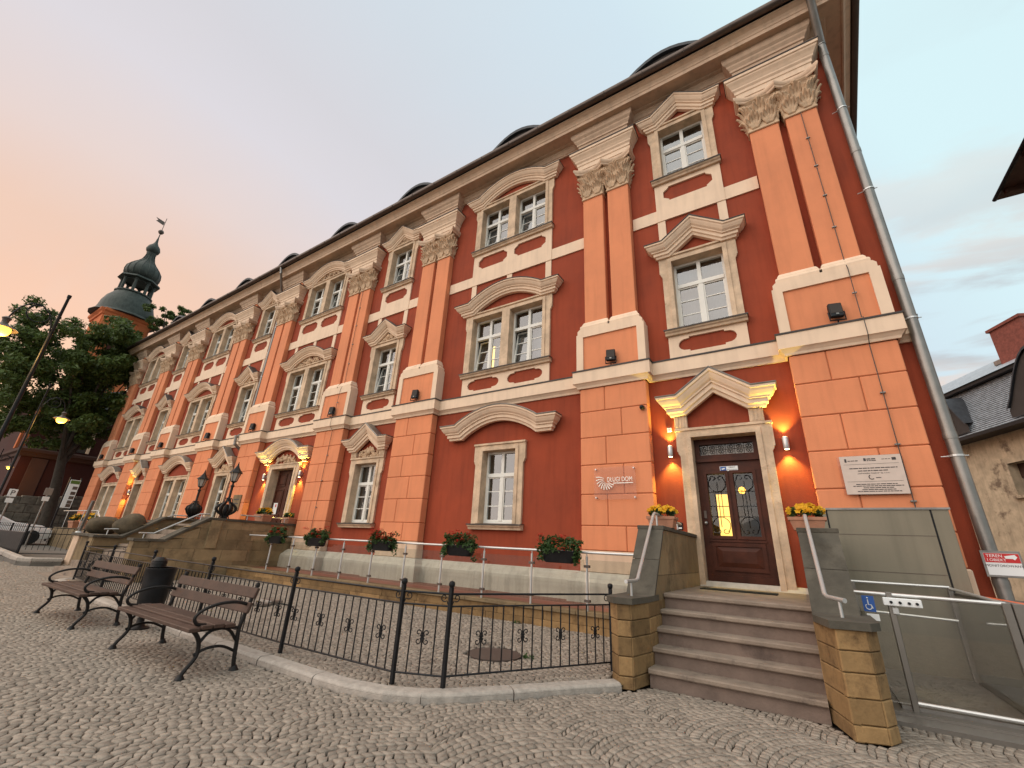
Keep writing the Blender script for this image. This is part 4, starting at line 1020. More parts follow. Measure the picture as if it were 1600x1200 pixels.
# glass name plate
t = thing('glass_name_plate', 'clear glass plate with raised fan emblem and DŁUGI DOM lettering', 'sign', (-3.05, -.29, 2.67))
CB(-3.50, -2.61, -.292, -.284, 2.34, 3.0, .002).build('plate', 'plate_glass', t)
m = MB()
for x in (-3.46, -2.65):
    for z in (2.38, 2.96): m.tube([(x, -.24, z), (x, -.30, z)], .014, 10)
m.build('standoffs', 'steel', t)
m = MB(); ec = (-3.22, -.298, 2.735)
for k in range(10):
    a = R(150 + k * 17.5); c0 = .060; c1 = .235 - .005 * k
    P_ = []
    for s_ in (0, .33, .66, 1): rr_ = c0 + (c1 - c0) * s_; aa = a + .28 * s_; P_.append((ec[0] + rr_ * math.cos(aa), ec[1], ec[2] + rr_ * math.sin(aa)))
    m.tube(P_, [.003, .008, .012, .012], 6)
m.build('emblem', 'letter', t)
inst('lettering', text_mesh('DŁUGI DOM', .105, 'letter', 'LEFT', .004), t, (-3.215, -.296, 2.735), FACE, (.92, 1.25, 1))
B(-3.08, -2.67, -.300, -.292, 2.655, 2.672).build('underline', 'letter', t)
# plaque
t = thing('information_plaque', 'pale pinkish plaque with printed text on the right pilaster', 'plaque', (1.07, -.29, 2.65))
CB(.665, 1.475, -.290, -.278, 2.34, 2.955, .003).build('backing', 'plate_glass', t)
B(.70, 1.45, -.298, -.291, 2.355, 2.945).build('panel', 'plaque', t)
m = MB(); r_ = random.Random(3)
def words(xa, xb, z, h):
    x = xa
    while x < xb - .02:
        l = .018 + .05 * r_.random(); l = min(l, xb - x); m.box(x, x + l, -.3005, -.2985, z - h / 2, z + h / 2); x += l + .008
for xa, xb, z, h in ((.80, .93, 2.87, .012), (1.04, 1.15, 2.89, .016), (1.04, 1.15, 2.865, .012), (1.22, 1.32, 2.88, .008), (.80, 1.40, 2.75, .013), (.90, 1.28, 2.71, .013), (1.10, 1.18, 2.60, .010), (.84, 1.36, 2.505, .011), (.80, 1.40, 2.478, .011), (.92, 1.28, 2.451, .011), (.90, 1.30, 2.424, .011), (.84, 1.36, 2.397, .011)): words(xa, xb, z, h)
m.box(.74, 1.41, -.3005, -.2985, 2.812, 2.815); m.box(.74, 1.41, -.3005, -.2985, 2.545, 2.548); m.box(1.34, 1.39, -.3005, -.2985, 2.86, 2.90); m.box(.76, .785, -.3005, -.2985, 2.85, 2.905); m.box(1.0, 1.03, -.3005, -.2985, 2.86, 2.905)
m.tube(spiral((1.05, -.2995, 2.61), .035, .03, 2.0, .55, 12), .006, 4)
m.build('print', 'sign_ink', t)
inst('lettering', text_mesh('„Uzdrowisko Cieplice” Sp. z o.o.', .030, 'sign_ink', 'CENTER', .0005), t, (1.08, -.2995, 2.672), FACE)
t = thing('bronze_plaque', 'small brownish plaque on the pilaster left of the portal door', 'plaque', (-18.3, -.26, 2.4))
CB(-18.62, -18.02, -.275, -.24, 2.15, 2.75, .01).build('plate', 'tan_stone', t); B(-18.52, -18.12, -.279, -.275, 2.55, 2.60).build('text_line', 'sign_ink', t); B(-18.50, -18.14, -.279, -.275, 2.40, 2.44).build('text_line', 'sign_ink', t)
# door sticker
t = thing('door_sticker', 'small white sticker with blue camera symbol on the entrance door', 'sign', (cxd, yd - .01, 2.93))
B(cxd - .14, cxd + .17, yd - .012, yd - .002, 2.885, 2.975).build('sheet', 'white_paint', t); B(cxd - .13, cxd - .03, yd - .0145, yd - .0125, 2.893, 2.967).build('blue_field', 'sign_blue', t)
MB().prism([(cxd - .115, 2.93), (cxd - .06, 2.945), (cxd - .045, 2.925), (cxd - .1, 2.91)], 'y', yd - .017, yd - .015).build('camera_symbol', 'white_paint', t)
inst('lettering', text_mesh('OBIEKT', .034, 'sign_ink', 'CENTER', .0005), t, (cxd + .07, yd - .0135, 2.950), FACE); inst('lettering', text_mesh('MONITOROWANY', .022, 'sign_ink', 'CENTER', .0005), t, (cxd + .07, yd - .0135, 2.908), FACE)
# red camera sign beside the downpipe
t = thing('camera_warning_sign', 'red and white monitored area sign on the downpipe', 'sign', (2.18, -.24, 1.28))
CB(1.985, 2.36, -.245, -.235, 1.275, 1.60, .003).build('board', 'zinc', t)
B(2.01, 2.34, -.249, -.2455, 1.30, 1.57).build('white_face', 'white_paint', t); B(2.012, 2.338, -.252, -.2495, 1.455, 1.568).build('red_field', 'sign_red', t)
inst('lettering', text_mesh('TEREN', .052, 'white_paint', 'LEFT', .0005), t, (2.03, -.253, 1.535), FACE); inst('lettering', text_mesh('I OBIEKT', .046, 'white_paint', 'LEFT', .0005), t, (2.03, -.253, 1.485), FACE)
inst('lettering', text_mesh('MONITOROWANY', .041, 'sign_ink', 'CENTER', .0005), t, (2.175, -.251, 1.415), FACE)
MB().prism([(2.20, 1.535), (2.30, 1.555), (2.32, 1.525), (2.29, 1.49), (2.275, 1.505), (2.21, 1.505)], 'y', -.2545, -.2525).build('camera_symbol', 'white_paint', t)

# ------------------------------------------------------------------ entrance stair
st = thing('entrance_stair', 'stone entrance stair with sandstone cheek walls below the glazed door', 'stairs', (-.8, -3.5, 0))
ZS = .872; RI = ZS / 5
for k in range(5):
    z = ZS - k * RI; yn = -2.60 - .215 * k - (.02 if k == 0 else 0)
    yb_ = 0.0 if k == 0 else yn + .32
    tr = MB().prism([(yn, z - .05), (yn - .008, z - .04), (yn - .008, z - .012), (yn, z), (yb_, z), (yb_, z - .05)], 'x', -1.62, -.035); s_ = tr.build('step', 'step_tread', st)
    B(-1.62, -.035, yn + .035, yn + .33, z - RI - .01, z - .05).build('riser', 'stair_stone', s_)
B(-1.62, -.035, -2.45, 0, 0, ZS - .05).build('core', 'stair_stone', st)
CB(-1.45, -.42, -1.15, -.86, ZS + .001, ZS + .018, .004).build('door_mat', 'rubber', st)
def blocks_on(parent, plan_pts, zs, matn, y_split=None):
    """courses of separate stones following a plan polyline"""
    for ci in range(len(zs) - 1):
        for i in range(len(plan_pts) - 1):
            a, b = Vector(plan_pts[i] + (0,)), Vector(plan_pts[i + 1] + (0,)); l = (b - a).length; n = max(1, round(l / .55)); off = .5 if ci % 2 else 0
            cuts = [0] + [(k + off) / (n + (0 if not off else 0)) for k in range(1 if not off else 0, n)] + [1] if n > 1 else [0, 1]
            for c0, c1 in zip(cuts[:-1], cuts[1:]):
                p, q = a.lerp(b, c0), a.lerp(b, c1); dv = (q - p).normalized(); nv = Vector((dv.y, -dv.x, 0)); g_ = .004
                p = p + dv * g_; q = q - dv * g_; z0, z1 = zs[ci] + .003, zs[ci + 1] - .003; dp = -.06; o_ = random.uniform(-.002, .003)
                m = MB(); c_ = .008
                P = [p + nv * dp, q + nv * dp, q + nv * (o_ - c_), p + nv * (o_ - c_)]; Q = [p + dv * c_ + nv * o_, q - dv * c_ + nv * o_]
                vs = [(P[0].x, P[0].y, z0), (P[1].x, P[1].y, z0), (P[2].x, P[2].y, z0), (P[3].x, P[3].y, z0), (P[0].x, P[0].y, z1), (P[1].x, P[1].y, z1), (P[2].x, P[2].y, z1), (P[3].x, P[3].y, z1),
                      (Q[0].x, Q[0].y, z0 + c_), (Q[1].x, Q[1].y, z0 + c_), (Q[1].x, Q[1].y, z1 - c_), (Q[0].x, Q[0].y, z1 - c_)]
                m.add(vs, [(8, 9, 10, 11), (3, 2, 9, 8), (2, 6, 10, 9), (6, 7, 11, 10), (7, 3, 8, 11), (0, 3, 7, 4), (1, 2, 6, 5), (4, 5, 6, 7), (0, 1, 2, 3)])
                m.rnd = random.random(); m.build('stone_block', matn, parent)
for sgn, lab in ((-1, 'cheek_wall'), (1, 'cheek_wall')):
    if sgn < 0: xi, xo = -1.62, -1.97; pier = [(-1.97, -2.0), (-1.97, -3.62), (-1.84, -3.77), (-1.70, -3.72), (-1.62, -3.30), (-1.62, -2.0)]
    else: xi, xo = -.035, .36; pier = [(-.035, -2.0), (-.035, -3.36), (.11, -3.79), (.34, -3.70), (.42, -3.55), (.42, -2.0)]
    ck = bpy.data.objects.new(lab, None); link(ck, st)
    pl = pier if sgn < 0 else pier
    inn = [(x + (.05 if x < (pier[0][0] + pier[-1][0]) / 2 else -.05), y + .06) for x, y in pl]
    MB().prism(inn, 'z', 0, .80).build('core', 'stair_stone', ck)
    blocks_on(ck, pl, [0, .12, .30, .48, .64, .80], 'yellow_sandstone')
    capm = [(x + (.0 if abs(x - xi) < .01 else (-.03 if x < (pier[0][0] + pier[-1][0]) / 2 else .03)), y - (.03 if y < -3 else 0)) for x, y in pl]
    capm = [(x, max(y, -4)) for x, y in capm if True]
    cm = [(x, (y if y < -2.1 else -2.85)) for x, y in capm]
    MB().prism(cm, 'z', .80, .862).build('coping', 'weathered_slab', ck)
    a, b = min(xi, xo), max(xi, xo)
    # upper wall: steep weathered slab, then flat top
    up = MB().prism([(-3.0, .80), (-2.38, 1.62), (-2.3, 1.65), (0, 1.65), (0, .0), (-2.9, .0), (-2.96, .80)], 'x', a + .03, b - .03); up.build('upper_wall', 'stair_stone', ck)
    for face, xf in ((-1, a + .012), (1, b - .012)):
        for ci, (z0_, z1_) in enumerate(((.0, .55), (.55, 1.08), (1.08, 1.66))):
            tp = lambda y: min(z1_, 1.66 if y > -2.39 else .84 + (y + 3.0) / .61 * .80)
            cuts = [-3.0] + ([-2.2, -1.1] if ci % 2 else [-1.75, -.8]) + [-.01]
            for ya, yb2 in zip(cuts[:-1], cuts[1:]):
                P_ = [(ya + .004, z0_ + .003), (yb2 - .004, z0_ + .003), (yb2 - .004, max(tp(yb2), z0_ + .01) - .003)]
                if tp(ya) < z1_ - .01 and ya < -2.39: P_ += [(min(yb2, -3.0 + (min(z1_, 1.64) - .84) / .80 * .61), z1_ - .003)]
                if tp(ya) > z0_ + .02: P_ += [(ya + .004, tp(ya) - .003)]
                elif ya < -2.9 and z0_ > .84: P_ = [(-3.0 + (z0_ - .84) / .80 * .61 + .01, z0_ + .003)] + P_[1:]
                m = MB().prism(P_, 'x', xf, xf - face * .05); m.rnd = random.random(); m.build('stone_block', 'tan_stone', ck)
    for (y0_, z0_), (y1_, z1_), in (((-3.05, .862), (-2.73, 1.265)), ((-2.727, 1.27), (-2.40, 1.68))):
        MB().prism([(y0_, z0_), (y1_, z1_), (y1_ + .05, z1_), (y0_ + .05, z0_)], 'x', a, b).build('sloping_slab', 'weathered_slab', ck)
    for y0_, y1_ in ((-2.42, -1.2), (-1.195, -.02)): CB(a - .01, b + .01, y0_, y1_, 1.66, 1.715, .006).build('top_slab', 'weathered_slab', ck)
    # joints of the inner face
    fx = xi + (.002 if sgn < 0 else -.002)
# handrails
def rail(label, pts, posts, r_=.021):
    t = thing('handrail', label, 'handrail', pts[0])
    MB().tube(pts, r_, 10).build('rail', 'steel', t, smooth=True)
    for p, q in posts: MB().tube([p, q], .014, 8).build('post', 'steel', t, smooth=True)
    return t
rail('steel handrail bending down over the left cheek wall of the entrance stair', [(-1.78, -.55, 1.86), (-1.78, -2.20, 1.90), (-1.78, -2.28, 1.86), (-1.78, -3.16, 1.04), (-1.78, -3.22, 1.02), (-1.78, -3.60, 1.02)], [((-1.78, -.8, 1.71), (-1.78, -.8, 1.86)), ((-1.78, -2.1, 1.71), (-1.78, -2.1, 1.89)), ((-1.78, -3.42, .86), (-1.78, -3.42, 1.01))])
rail('steel handrail bending down over the right cheek wall of the entrance stair', [(.07, -.55, 1.86), (.07, -2.35, 1.86), (.07, -2.43, 1.82), (.10, -3.22, 1.04), (.12, -3.29, 1.02), (.24, -3.5, 1.01)], [((.07, -.8, 1.71), (.07, -.8, 1.86)), ((.07, -2.2, 1.71), (.07, -2.2, 1.86)), ((.20, -3.42, .86), (.20, -3.42, 1.01))])

# ------------------------------------------------------------------ flower pots
def sphere_pts(n, c, r_, zmin=-.1):
    P = []
    while len(P) < n:
        v = rng.normal(size=3); v /= np.linalg.norm(v)
        if v[2] > zmin: P.append(np.array(c) + v * np.array(r_))
    return P
def pansy_mesh():
    m = MB()
    for k in range(5):
        a = k * 2 * math.pi / 5 + .3; c_, s_ = math.cos(a), math.sin(a); p_ = (-s_, c_)
        m.add([(0, 0, 0), (.018 * c_ + .017 * p_[0], .018 * s_ + .017 * p_[1], .006), (.036 * c_, .036 * s_, .003), (.018 * c_ - .017 * p_[0], .018 * s_ - .017 * p_[1], .006)], [(0, 1, 2, 3)])
    me = m.mesh('blossom', 'yellow_petal', fix=False); me.materials.append(MATS['sign_ink'])
    return me
PANSY = pansy_mesh()
def pansy_pot(loc, label, sc=1., nf=60):
    x, y, z = loc; t = thing('flower_pot', label, 'flower pot', loc, 'terracotta pots of yellow pansies')
    W_ = .21 * sc; H_ = .17 * sc; m = MB()
    for (k, zz_) in ((.80, 0), (.97, H_ * .75), (1.05, H_ * .76), (1.06, H_), (.98, H_), (.96, H_ * .86)):
        m.v += [(x - W_ * k, y - W_ * k * .62, z + zz_), (x + W_ * k, y - W_ * k * .62, z + zz_), (x + W_ * k, y + W_ * k * .62, z + zz_), (x - W_ * k, y + W_ * k * .62, z + zz_)]
    for i in range(5):
        for j in range(4): m.f.append((4 * i + j, 4 * i + (j + 1) % 4, 4 * i + 4 + (j + 1) % 4, 4 * i + 4 + j))
    m.f += [(0, 1, 2, 3), (20, 21, 22, 23)]
    m.build('pot', 'terracotta', t)
    cs = sphere_pts(26, (0, 0, H_ + .03 * sc), (W_ * .9, W_ * .55, .09 * sc), 0)
    o = bpy.data.objects.new('foliage', leaves_mesh('foliage', cs, 16, .05 * sc, .03 * sc, 'leaf')); link(o, t)
    for p in sphere_pts(nf, (0, 0, H_ + .05 * sc), (W_ * 1.08, W_ * .72, .12 * sc), .05):
        o = bpy.data.objects.new('blossom', PANSY); link(o, t); o.location = p; o.scale = (sc * 1.15,) * 3
        o.rotation_euler = (R(55) + random.gauss(0, .45), random.gauss(0, .4), random.gauss(0, .7))
    return t
pansy_pot((-1.76, -1.85, 1.716), 'yellow pansies in a terracotta pot on the left cheek wall of the entrance', .95)
pansy_pot((.09, -1.85, 1.716), 'yellow pansies in a terracotta pot on the right cheek wall of the entrance', .95)

# ------------------------------------------------------------------ platform lift
lf = thing('platform_lift', 'glass and metal wheelchair platform lift right of the entrance stair', 'lift', (1.0, -2.6, 0))
# cladding screen behind
CB(.22, 1.74, -.56, -.47, .0, 2.10, .006).build('screen_panel', 'lift_panel', lf)
B(.20, 1.76, -.575, -.455, 2.10, 2.128).build('screen_cap', 'zinc', lf)
for x0_, x1_ in ((.365, .385), (1.545, 1.565)): B(x0_, x1_, -.5645, -.559, .0, 2.10).build('screen_joint', 'rubber', lf)
for z_ in (1.75, 1.26): B(.39, 1.54, -.5635, -.559, z_, z_ + .006).build('screen_seam', 'gutter_metal', lf)
B(.45, 1.56, -2.75, -.57, .0, .055).build('base_frame', 'lift_metal', lf)
B(.56, 1.50, -2.58, -.62, .055, .085).build('platform', 'zinc', lf)
RIB = MB().box(-.44, .44, -.016, .016, 0, .009).mesh('tread_rib', 'lift_metal')
for k in range(26): inst('tread_rib', RIB, lf, (1.02, -2.53 + k * .073, .085))
B(.40, 2.1, -3.0, -2.752, -.03, .035).build('ramp_flap', 'lift_metal', lf)
for x, y, z, h_ in ((.66, -2.60, 1.08, .025), (1.50, -2.60, 1.06, .03), (1.50, -.66, 1.12, .025), (.5, -.66, 1.12, .025)):
    CB(x - h_, x + h_, y - .025, y + .025, .05, z, .004).build('post', 'lift_metal', lf)
for a_, b_ in (((.33, -2.60, 1.06), (1.50, -2.60, 1.05)), ((1.50, -2.60, 1.05), (1.50, -.66, 1.11)), ((.33, -.66, 1.12), (1.50, -.66, 1.12)), ((.68, -2.595, .12), (1.48, -2.595, .12))): MB().tube([a_, b_], .017, 8).build('top_rail', 'steel', lf, smooth=True)
for x0_, x1_ in ((.36, .63), (.69, 1.47)): B(x0_, x1_, -2.603, -2.595, .10, 1.03).build('glass_panel', 'smoked_glass', lf)
B(1.496, 1.504, -2.55, -.70, .10, 1.03).build('glass_panel', 'smoked_glass', lf)
CB(.60, .90, -2.66, -2.61, .955, 1.03, .006).build('control_box', 'white_paint', lf)
for x in (.66, .73, .80, .86): MB().tube([(x, -2.66, .99), (x, -2.675, .99)], .013, 10).build('push_button', 'black_metal', lf)
CB(.66, .71, -2.64, -2.61, .88, .94, .004).build('latch', 'steel', lf)
MB().tube([(.62, -1.3, .80), (1.38, -1.3, .78)], .014, 8).build('inner_rail', 'steel', lf)
CB(1.54, 1.62, -2.62, -.6, .03, 1.06, .005).build('column_rail', 'lift_metal', lf); CB(1.625, 1.85, -2.55, -.62, .03, 1.04, .01).build('drive_column', 'lift_orange', lf)
B(1.68, 1.80, -2.556, -2.551, .88, .98).build('display', 'rubber', lf)
MB().lathe([(.001, 0), (.05, .001)], (0, 0, 0), 16).build('round_sticker', 'white_paint', lf)
rs = lf.children[-1]; rs.location = Vector((1.76, -2.553, .80)) - org(lf); rs.rotation_euler = (R(90), 0, 0)
for v in rs.data.vertices: v.co += org(lf)
t = thing('wheelchair_sign', 'blue and white wheelchair sign on the lift glass', 'sign', (.48, -2.61, .9))
B(.43, .53, -2.612, -2.606, .88, 1.03).build('blue_field', 'sign_blue', t)
m = MB(); m.tube(spiral((.475, -2.614, .925), .025, .025, .6, -.75, 14), .004, 4); m.tube([(.475, -2.614, .995), (.475, -2.614, .945), (.497, -2.614, .945), (.508, -2.614, .912)], .005, 4); m.lathe([(0.001, -.008), (.009, 0), (0.001, .008)], (.475, -2.614, 1.008), 8); m.build('wheelchair_symbol', 'white_paint', t)
B(.445, .545, -2.611, -2.606, .80, .862).build('white_notice', 'white_paint', t)

# ------------------------------------------------------------------ raised walkway along the front with glass balustrade
wk = thing('raised_walkway', 'low raised walkway with sandstone edge wall along the facade', 'walkway', (-8, -1.95, 0))
B(-14.15, -1.98, -1.90, -.2, .05, .42).build('floor_slab', 'walkway_tile', wk)
k = 0
for zc in ((.0, .26), (.262, .40)):
    x = -14.15 + (.45 if k else 0); 
    if k: 
        m = CB(-14.15, -13.705, -1.96, -1.88, zc[0], zc[1], .006); m.rnd = .4; m.build('stone_block', 'yellow_sandstone', wk)
    while x < -2.02:
        x2 = min(x + random.uniform(.75, 1.05), -1.99); m = CB(x + .003, x2 - .003, -1.96 + random.uniform(-.003, .003), -1.88, zc[0], zc[1], .006); m.rnd = random.random(); m.build('stone_block', 'yellow_sandstone', wk); x = x2
    k += 1
x = -14.15
while x < -2.02:
    x2 = min(x + 1.1, -1.99); CB(x + .003, x2 - .003, -2.0, -1.72, .40, .46, .006).build('coping_slab', 'tan_stone', wk); x = x2
bl = thing('glass_balustrade', 'steel balustrade with clear glass panels along the raised walkway', 'balustrade', (-8, -1.9, .46))
PX = [-2.99 - 1.03 * i for i in range(10)]
for x in PX:
    p = MB().tube([(x, -1.9, .46), (x, -1.9, 1.25)], .020, 10).build('post', 'steel', bl, smooth=True)
    for z in (.60, 1.10): CB(x - .05, x + .05, -1.925, -1.875, z - .02, z + .02, .004).build('glass_clamp', 'gutter_metal', p)
    MB().tube([(x, -1.9, 1.25), (x, -1.9, 1.30)], .008, 6).build('saddle', 'steel', p)
MB().tube([(-1.98, -1.9, 1.31), (-13.5, -1.9, 1.31)], .021, 10).build('handrail', 'steel', bl, smooth=True)
for a, b in zip([-2.02] + PX, PX + [-13.3]): B(b + .04, a - .04, -1.905, -1.895, .54, 1.20).build('glass_panel', 'clear_glass', bl)
# geranium boxes hung on the rail
GER = None
def geranium_head():
    m = MB()
    for v in sphere_pts(16, (0, 0, 0), (.035, .035, .03), -.4):
        a = random.random() * 6; c_, s_ = math.cos(a) * .016, math.sin(a) * .016
        m.add([(v[0] - c_, v[1] - s_, v[2]), (v[0] + s_, v[1] - c_, v[2] + .006), (v[0] + c_, v[1] + s_, v[2] + .004), (v[0] - s_, v[1] + c_, v[2])], [(0, 1, 2, 3)])
    return m.mesh('blossom', 'red_petal', fix=False)
HEADS = [geranium_head() for _ in range(3)]
def flower_box(x, label, n_f, w_=.60):
    z = 1.13; y = -2.02; t = thing('flower_box', label, 'flower box', (x, y, z), 'geranium boxes on the balustrade')
    m = MB(); n = 40; prof = [(.80, 0), (.92, .03), (1.0, .17), (1.04, .175), (1.04, .19), (.97, .19)]
    for k_, zz_ in prof:
        for i in range(n):
            a = 2 * math.pi * i / n; c_, s_ = math.cos(a), math.sin(a)
            ex = .35; rx = (w_ / 2) * math.copysign(abs(c_) ** ex, c_); ry = .09 * math.copysign(abs(s_) ** ex, s_); wv = 1 + .035 * math.cos(i * math.pi / 1.0 * .5 * 4)
            m.v.append((x + rx * k_, y + ry * k_ * wv, z + zz_))
    for l in range(len(prof) - 1):
        for i in range(n): m.f.append((l * n + i, l * n + (i + 1) % n, (l + 1) * n + (i + 1) % n, (l + 1) * n + i))
    m.f.append(tuple(range(n)))
    m.build('trough', 'black_metal', t, smooth=True)
    for e in (-1, 1): MB().tube([(x + e * w_ * .3, y + .1, z + .15), (x + e * w_ * .3, y + .14, z + .21), (x + e * w_ * .3, y + .09, z + .23)], .008, 5).build('hook', 'black_metal', t)
    CB(x - w_ * .45, x + w_ * .45, y - .075, y + .075, z + .14, z + .165, .004).build('soil', 'soil', t)
    cs = [np.array((random.uniform(-.5, .5) * w_ * 1.15, random.uniform(-.09, .07), random.uniform(.17, .38))) for _ in range(48)]
    cs += [np.array((random.choice((-1, 1)) * w_ * random.uniform(.5, .62), random.uniform(-.1, .02), random.uniform(-.02, .22))) for _ in range(12)]
    o = bpy.data.objects.new('foliage', leaves_mesh('foliage', cs, 24, .065, .030, 'leaf')); link(o, t)
    for i in range(n_f):
        o = bpy.data.objects.new('blossom', random.choice(HEADS)); link(o, t); o.location = (random.uniform(-.5, .5) * w_ * 1.1, random.uniform(-.18, .02), random.uniform(.20, .44)); s_ = random.uniform(1.0, 1.6); o.scale = (s_, s_, s_)
for x, lab, nf in ((-3.42, 'black box of sparse geraniums on the rail nearest the entrance stair', 5), (-5.53, 'black box of geraniums on the rail below the wide ground floor window', 12), (-7.69, 'black box of bright red geraniums, third on the rail from the entrance', 18), (-10.08, 'black box of trailing geraniums, fourth on the rail from the entrance', 12), (-11.84, 'black box of geraniums on the far end of the rail by the terrace', 9)):
    flower_box(x, lab, nf)

# ------------------------------------------------------------------ terrace with stair in front of the portal
te = thing('portal_terrace', 'tall sandstone terrace with stair and sloping cheek walls before the portal', 'terrace', (-15.9, -2.5, 0))
TX0, TX1 = -17.6, -14.2
B(TX0 + .06, TX1 - .06, -2.44, 0.0, 0, 1.48).build('platform_core', 'tan_stone', te)
B(TX0, TX1, -2.5, 0, 1.48, 1.54).build('platform_floor', 'step_tread', te)
for i in range(9):
    z = 1.50 - (i + 1) * .155; y = -2.5 - .30 * i
    B(TX0 + .3, TX1 - .3, y - .32, y, max(z - .3, 0), z).build('step', 'step_tread', te)
def side_stones(x, ys, prof, thick, face):
    """stone courses on a wall lying in a plane of constant x; prof(y) gives the wall top"""
    z = 0; c_ = 0
    hs = [.30, .27, .30, .26, .30, .30]
    for h in hs:
        y = ys[0] + (.3 if c_ % 2 else 0)
        cuts = [ys[0]] + list(np.arange(ys[0] + (.35 if c_ % 2 else .7), ys[1] - .2, .72)) + [ys[1]]
        for a, b in zip(cuts[:-1], cuts[1:]):
            ta, tb = min(z + h, prof(a)), min(z + h, prof(b))
            if max(ta, tb) <= z + .04: continue
            ta = max(ta, z + .005); tb = max(tb, z + .005)
            m = MB(); xo = x + face * random.uniform(.0, .006); g_ = .004
            m.prism([(a + g_, z + .003), (b - g_, z + .003), (b - g_, tb - .003), (a + g_, ta - .003)], 'x', xo, x - face * thick); m.rnd = random.random(); m.build('stone_block', 'tan_stone', te)
        z += h; c_ += 1
YE = -4.35
def topz(y): return 1.66 if y > -2.75 else max(1.66 - (-2.75 - y) * .68, 1.02)
side_stones(TX1, (YE, -.02), topz, .28, 1)
side_stones(TX0, (YE, -.02), topz, .28, -1)
for x in (TX1, TX0 + .36):
    B(x - .34, x - .02, YE + .02, -.02, 0, .95).build('cheek_core', 'tan_stone', te)
    MB().prism([(0, .9), (-2.75, .9), (YE + .03, .9), (YE + .03, 1.02), (-3.69, 1.02), (-2.75, 1.65), (0, 1.65)], 'x', x - .33, x - .03).build('cheek_core', 'tan_stone', te)
    MB().prism([(-.02, 1.66), (-2.76, 1.66), (-3.70, 1.03), (YE - .03, 1.03), (YE - .03, 1.09), (-3.72, 1.09), (-2.78, 1.725), (-.02, 1.725)], 'x', x - .38, x + .04).build('coping', 'weathered_slab', te)
    m = CB(x + (.0 if x == TX1 else -.36), x + (.035 if x == TX1 else -.325), -2.72, -2.42, .9, 1.66, .01); m.rnd = .9; m.build('corner_strip', 'tan_stone', te)
rail('steel handrail on the right cheek wall of the portal terrace', [(-14.3, -.3, 1.86), (-14.3, -1.9, 1.86)], [((-14.3, -.5, 1.72), (-14.3, -.5, 1.85)), ((-14.3, -1.7, 1.72), (-14.3, -1.7, 1.85))], .02)
rail('steel handrail sloping down beside the steps of the portal terrace', [(-14.45, -2.7, 1.82), (-14.45, -2.95, 1.80), (-14.45, -3.90, 1.22), (-14.45, -4.22, 1.22)], [((-14.45, -2.9, 1.6), (-14.45, -2.9, 1.80)), ((-14.45, -4.1, 1.05), (-14.45, -4.1, 1.22))], .02)
rail('steel handrail on the far side of the portal terrace steps', [(-17.55, -1.2, 1.82), (-17.55, -2.46, 1.80), (-17.55, -3.45, 1.30), (-17.55, -4.1, 1.26)], [((-17.55, -2.4, 1.6), (-17.55, -2.4, 1.80)), ((-17.55, -4.0, 1.05), (-17.55, -4.0, 1.26))], .02)
# wrought lamps on the terrace corners
def terrace_lamp(loc, label, open_):
    t = thing('terrace_lamp', label, 'lamp', loc, 'wrought iron lamps on the terrace'); x, y, z = loc
    if open_:
        for k in range(6):
            a = k * math.pi / 3; P = []
            for s_ in [i / 11 for i in range(12)]:
                rr = .06 + .19 * math.sin(math.pi * min(1, s_ * 1.02)) ** 1.1; P.append((x + rr * math.cos(a), y + rr * math.sin(a), z + .07 + .42 * s_))
            MB().tube(P, [.016 + .030 * math.sin(math.pi * i / 11) for i in range(12)], 6).build('scroll_rib', 'iron', t, smooth=True)
        MB().lathe([(.03, .0), (.06, .05), (.085, .14), (.075, .25), (.03, .33)], (x, y, z + .08), 10).build('inner_bud', 'iron', t, smooth=True)
    else:
        MB().lathe([(.05, .06), (.10, .10), (.19, .22), (.225, .30), (.22, .37), (.15, .45), (.07, .50)], (x, y, z), 12).build('bulb', 'iron', t, smooth=True)
        for k in range(12):
            a = k * math.pi / 6; MB().tube([(x + r_ * math.cos(a), y + r_ * math.sin(a), z + h_) for r_, h_ in ((.06, .06), (.17, .17), (.24, .31), (.22, .40), (.08, .50))], .014, 5).build('scroll_rib', 'iron', t, smooth=True)
    m = MB().lathe([(.09, 0), (.10, .02), (.06, .05), (.05, .09)], (x, y, z), 12)
    for k in range(6):
        a = k * math.pi / 3; d_ = (math.cos(a), math.sin(a)); m.tube([(x + d_[0] * (.07 + .07 * s_), y + d_[1] * (.07 + .07 * s_), z + .02 + .05 * math.sin(s_ * 4)) for s_ in [i / 6 for i in range(7)]], .014, 5)
        m.tube([(x + d_[0] * (.03 + .10 * s_), y + d_[1] * (.03 + .10 * s_), z + .52 + .07 * math.sin(s_ * 4.4)) for s_ in [i / 6 for i in range(7)]], .012, 5)
    m.build('base_scrolls', 'iron', t)
    MB().lathe([(.06, .48), (.05, .55), (.035, .60), (.035, .92), (.055, .93), (.055, .96), (.03, .98), (.025, 1.06)], (x, y, z), 10).build('stem', 'iron', t, smooth=True)
    lan = MB().lathe([(.03, 1.04), (.075, 1.07), (.08, 1.09)], (x, y, z), 6)
    for k in range(6):
        a = k * math.pi / 3; lan.tube([(x + .075 * math.cos(a), y + .075 * math.sin(a), z + 1.08), (x + .14 * math.cos(a), y + .14 * math.sin(a), z + 1.34)], .009, 4)
    lan.build('lantern_frame', 'iron', t)
    MB().lathe([(.070, 1.09), (.132, 1.34)], (x, y, z), 6).build('lantern_glass', 'frosted', t)
    MB().lathe([(.18, 1.33), (.17, 1.36), (.11, 1.42), (.06, 1.50), (.03, 1.56), (.025, 1.58), (.006, 1.68)], (x, y, z), 6).build('lantern_roof', 'iron', t)
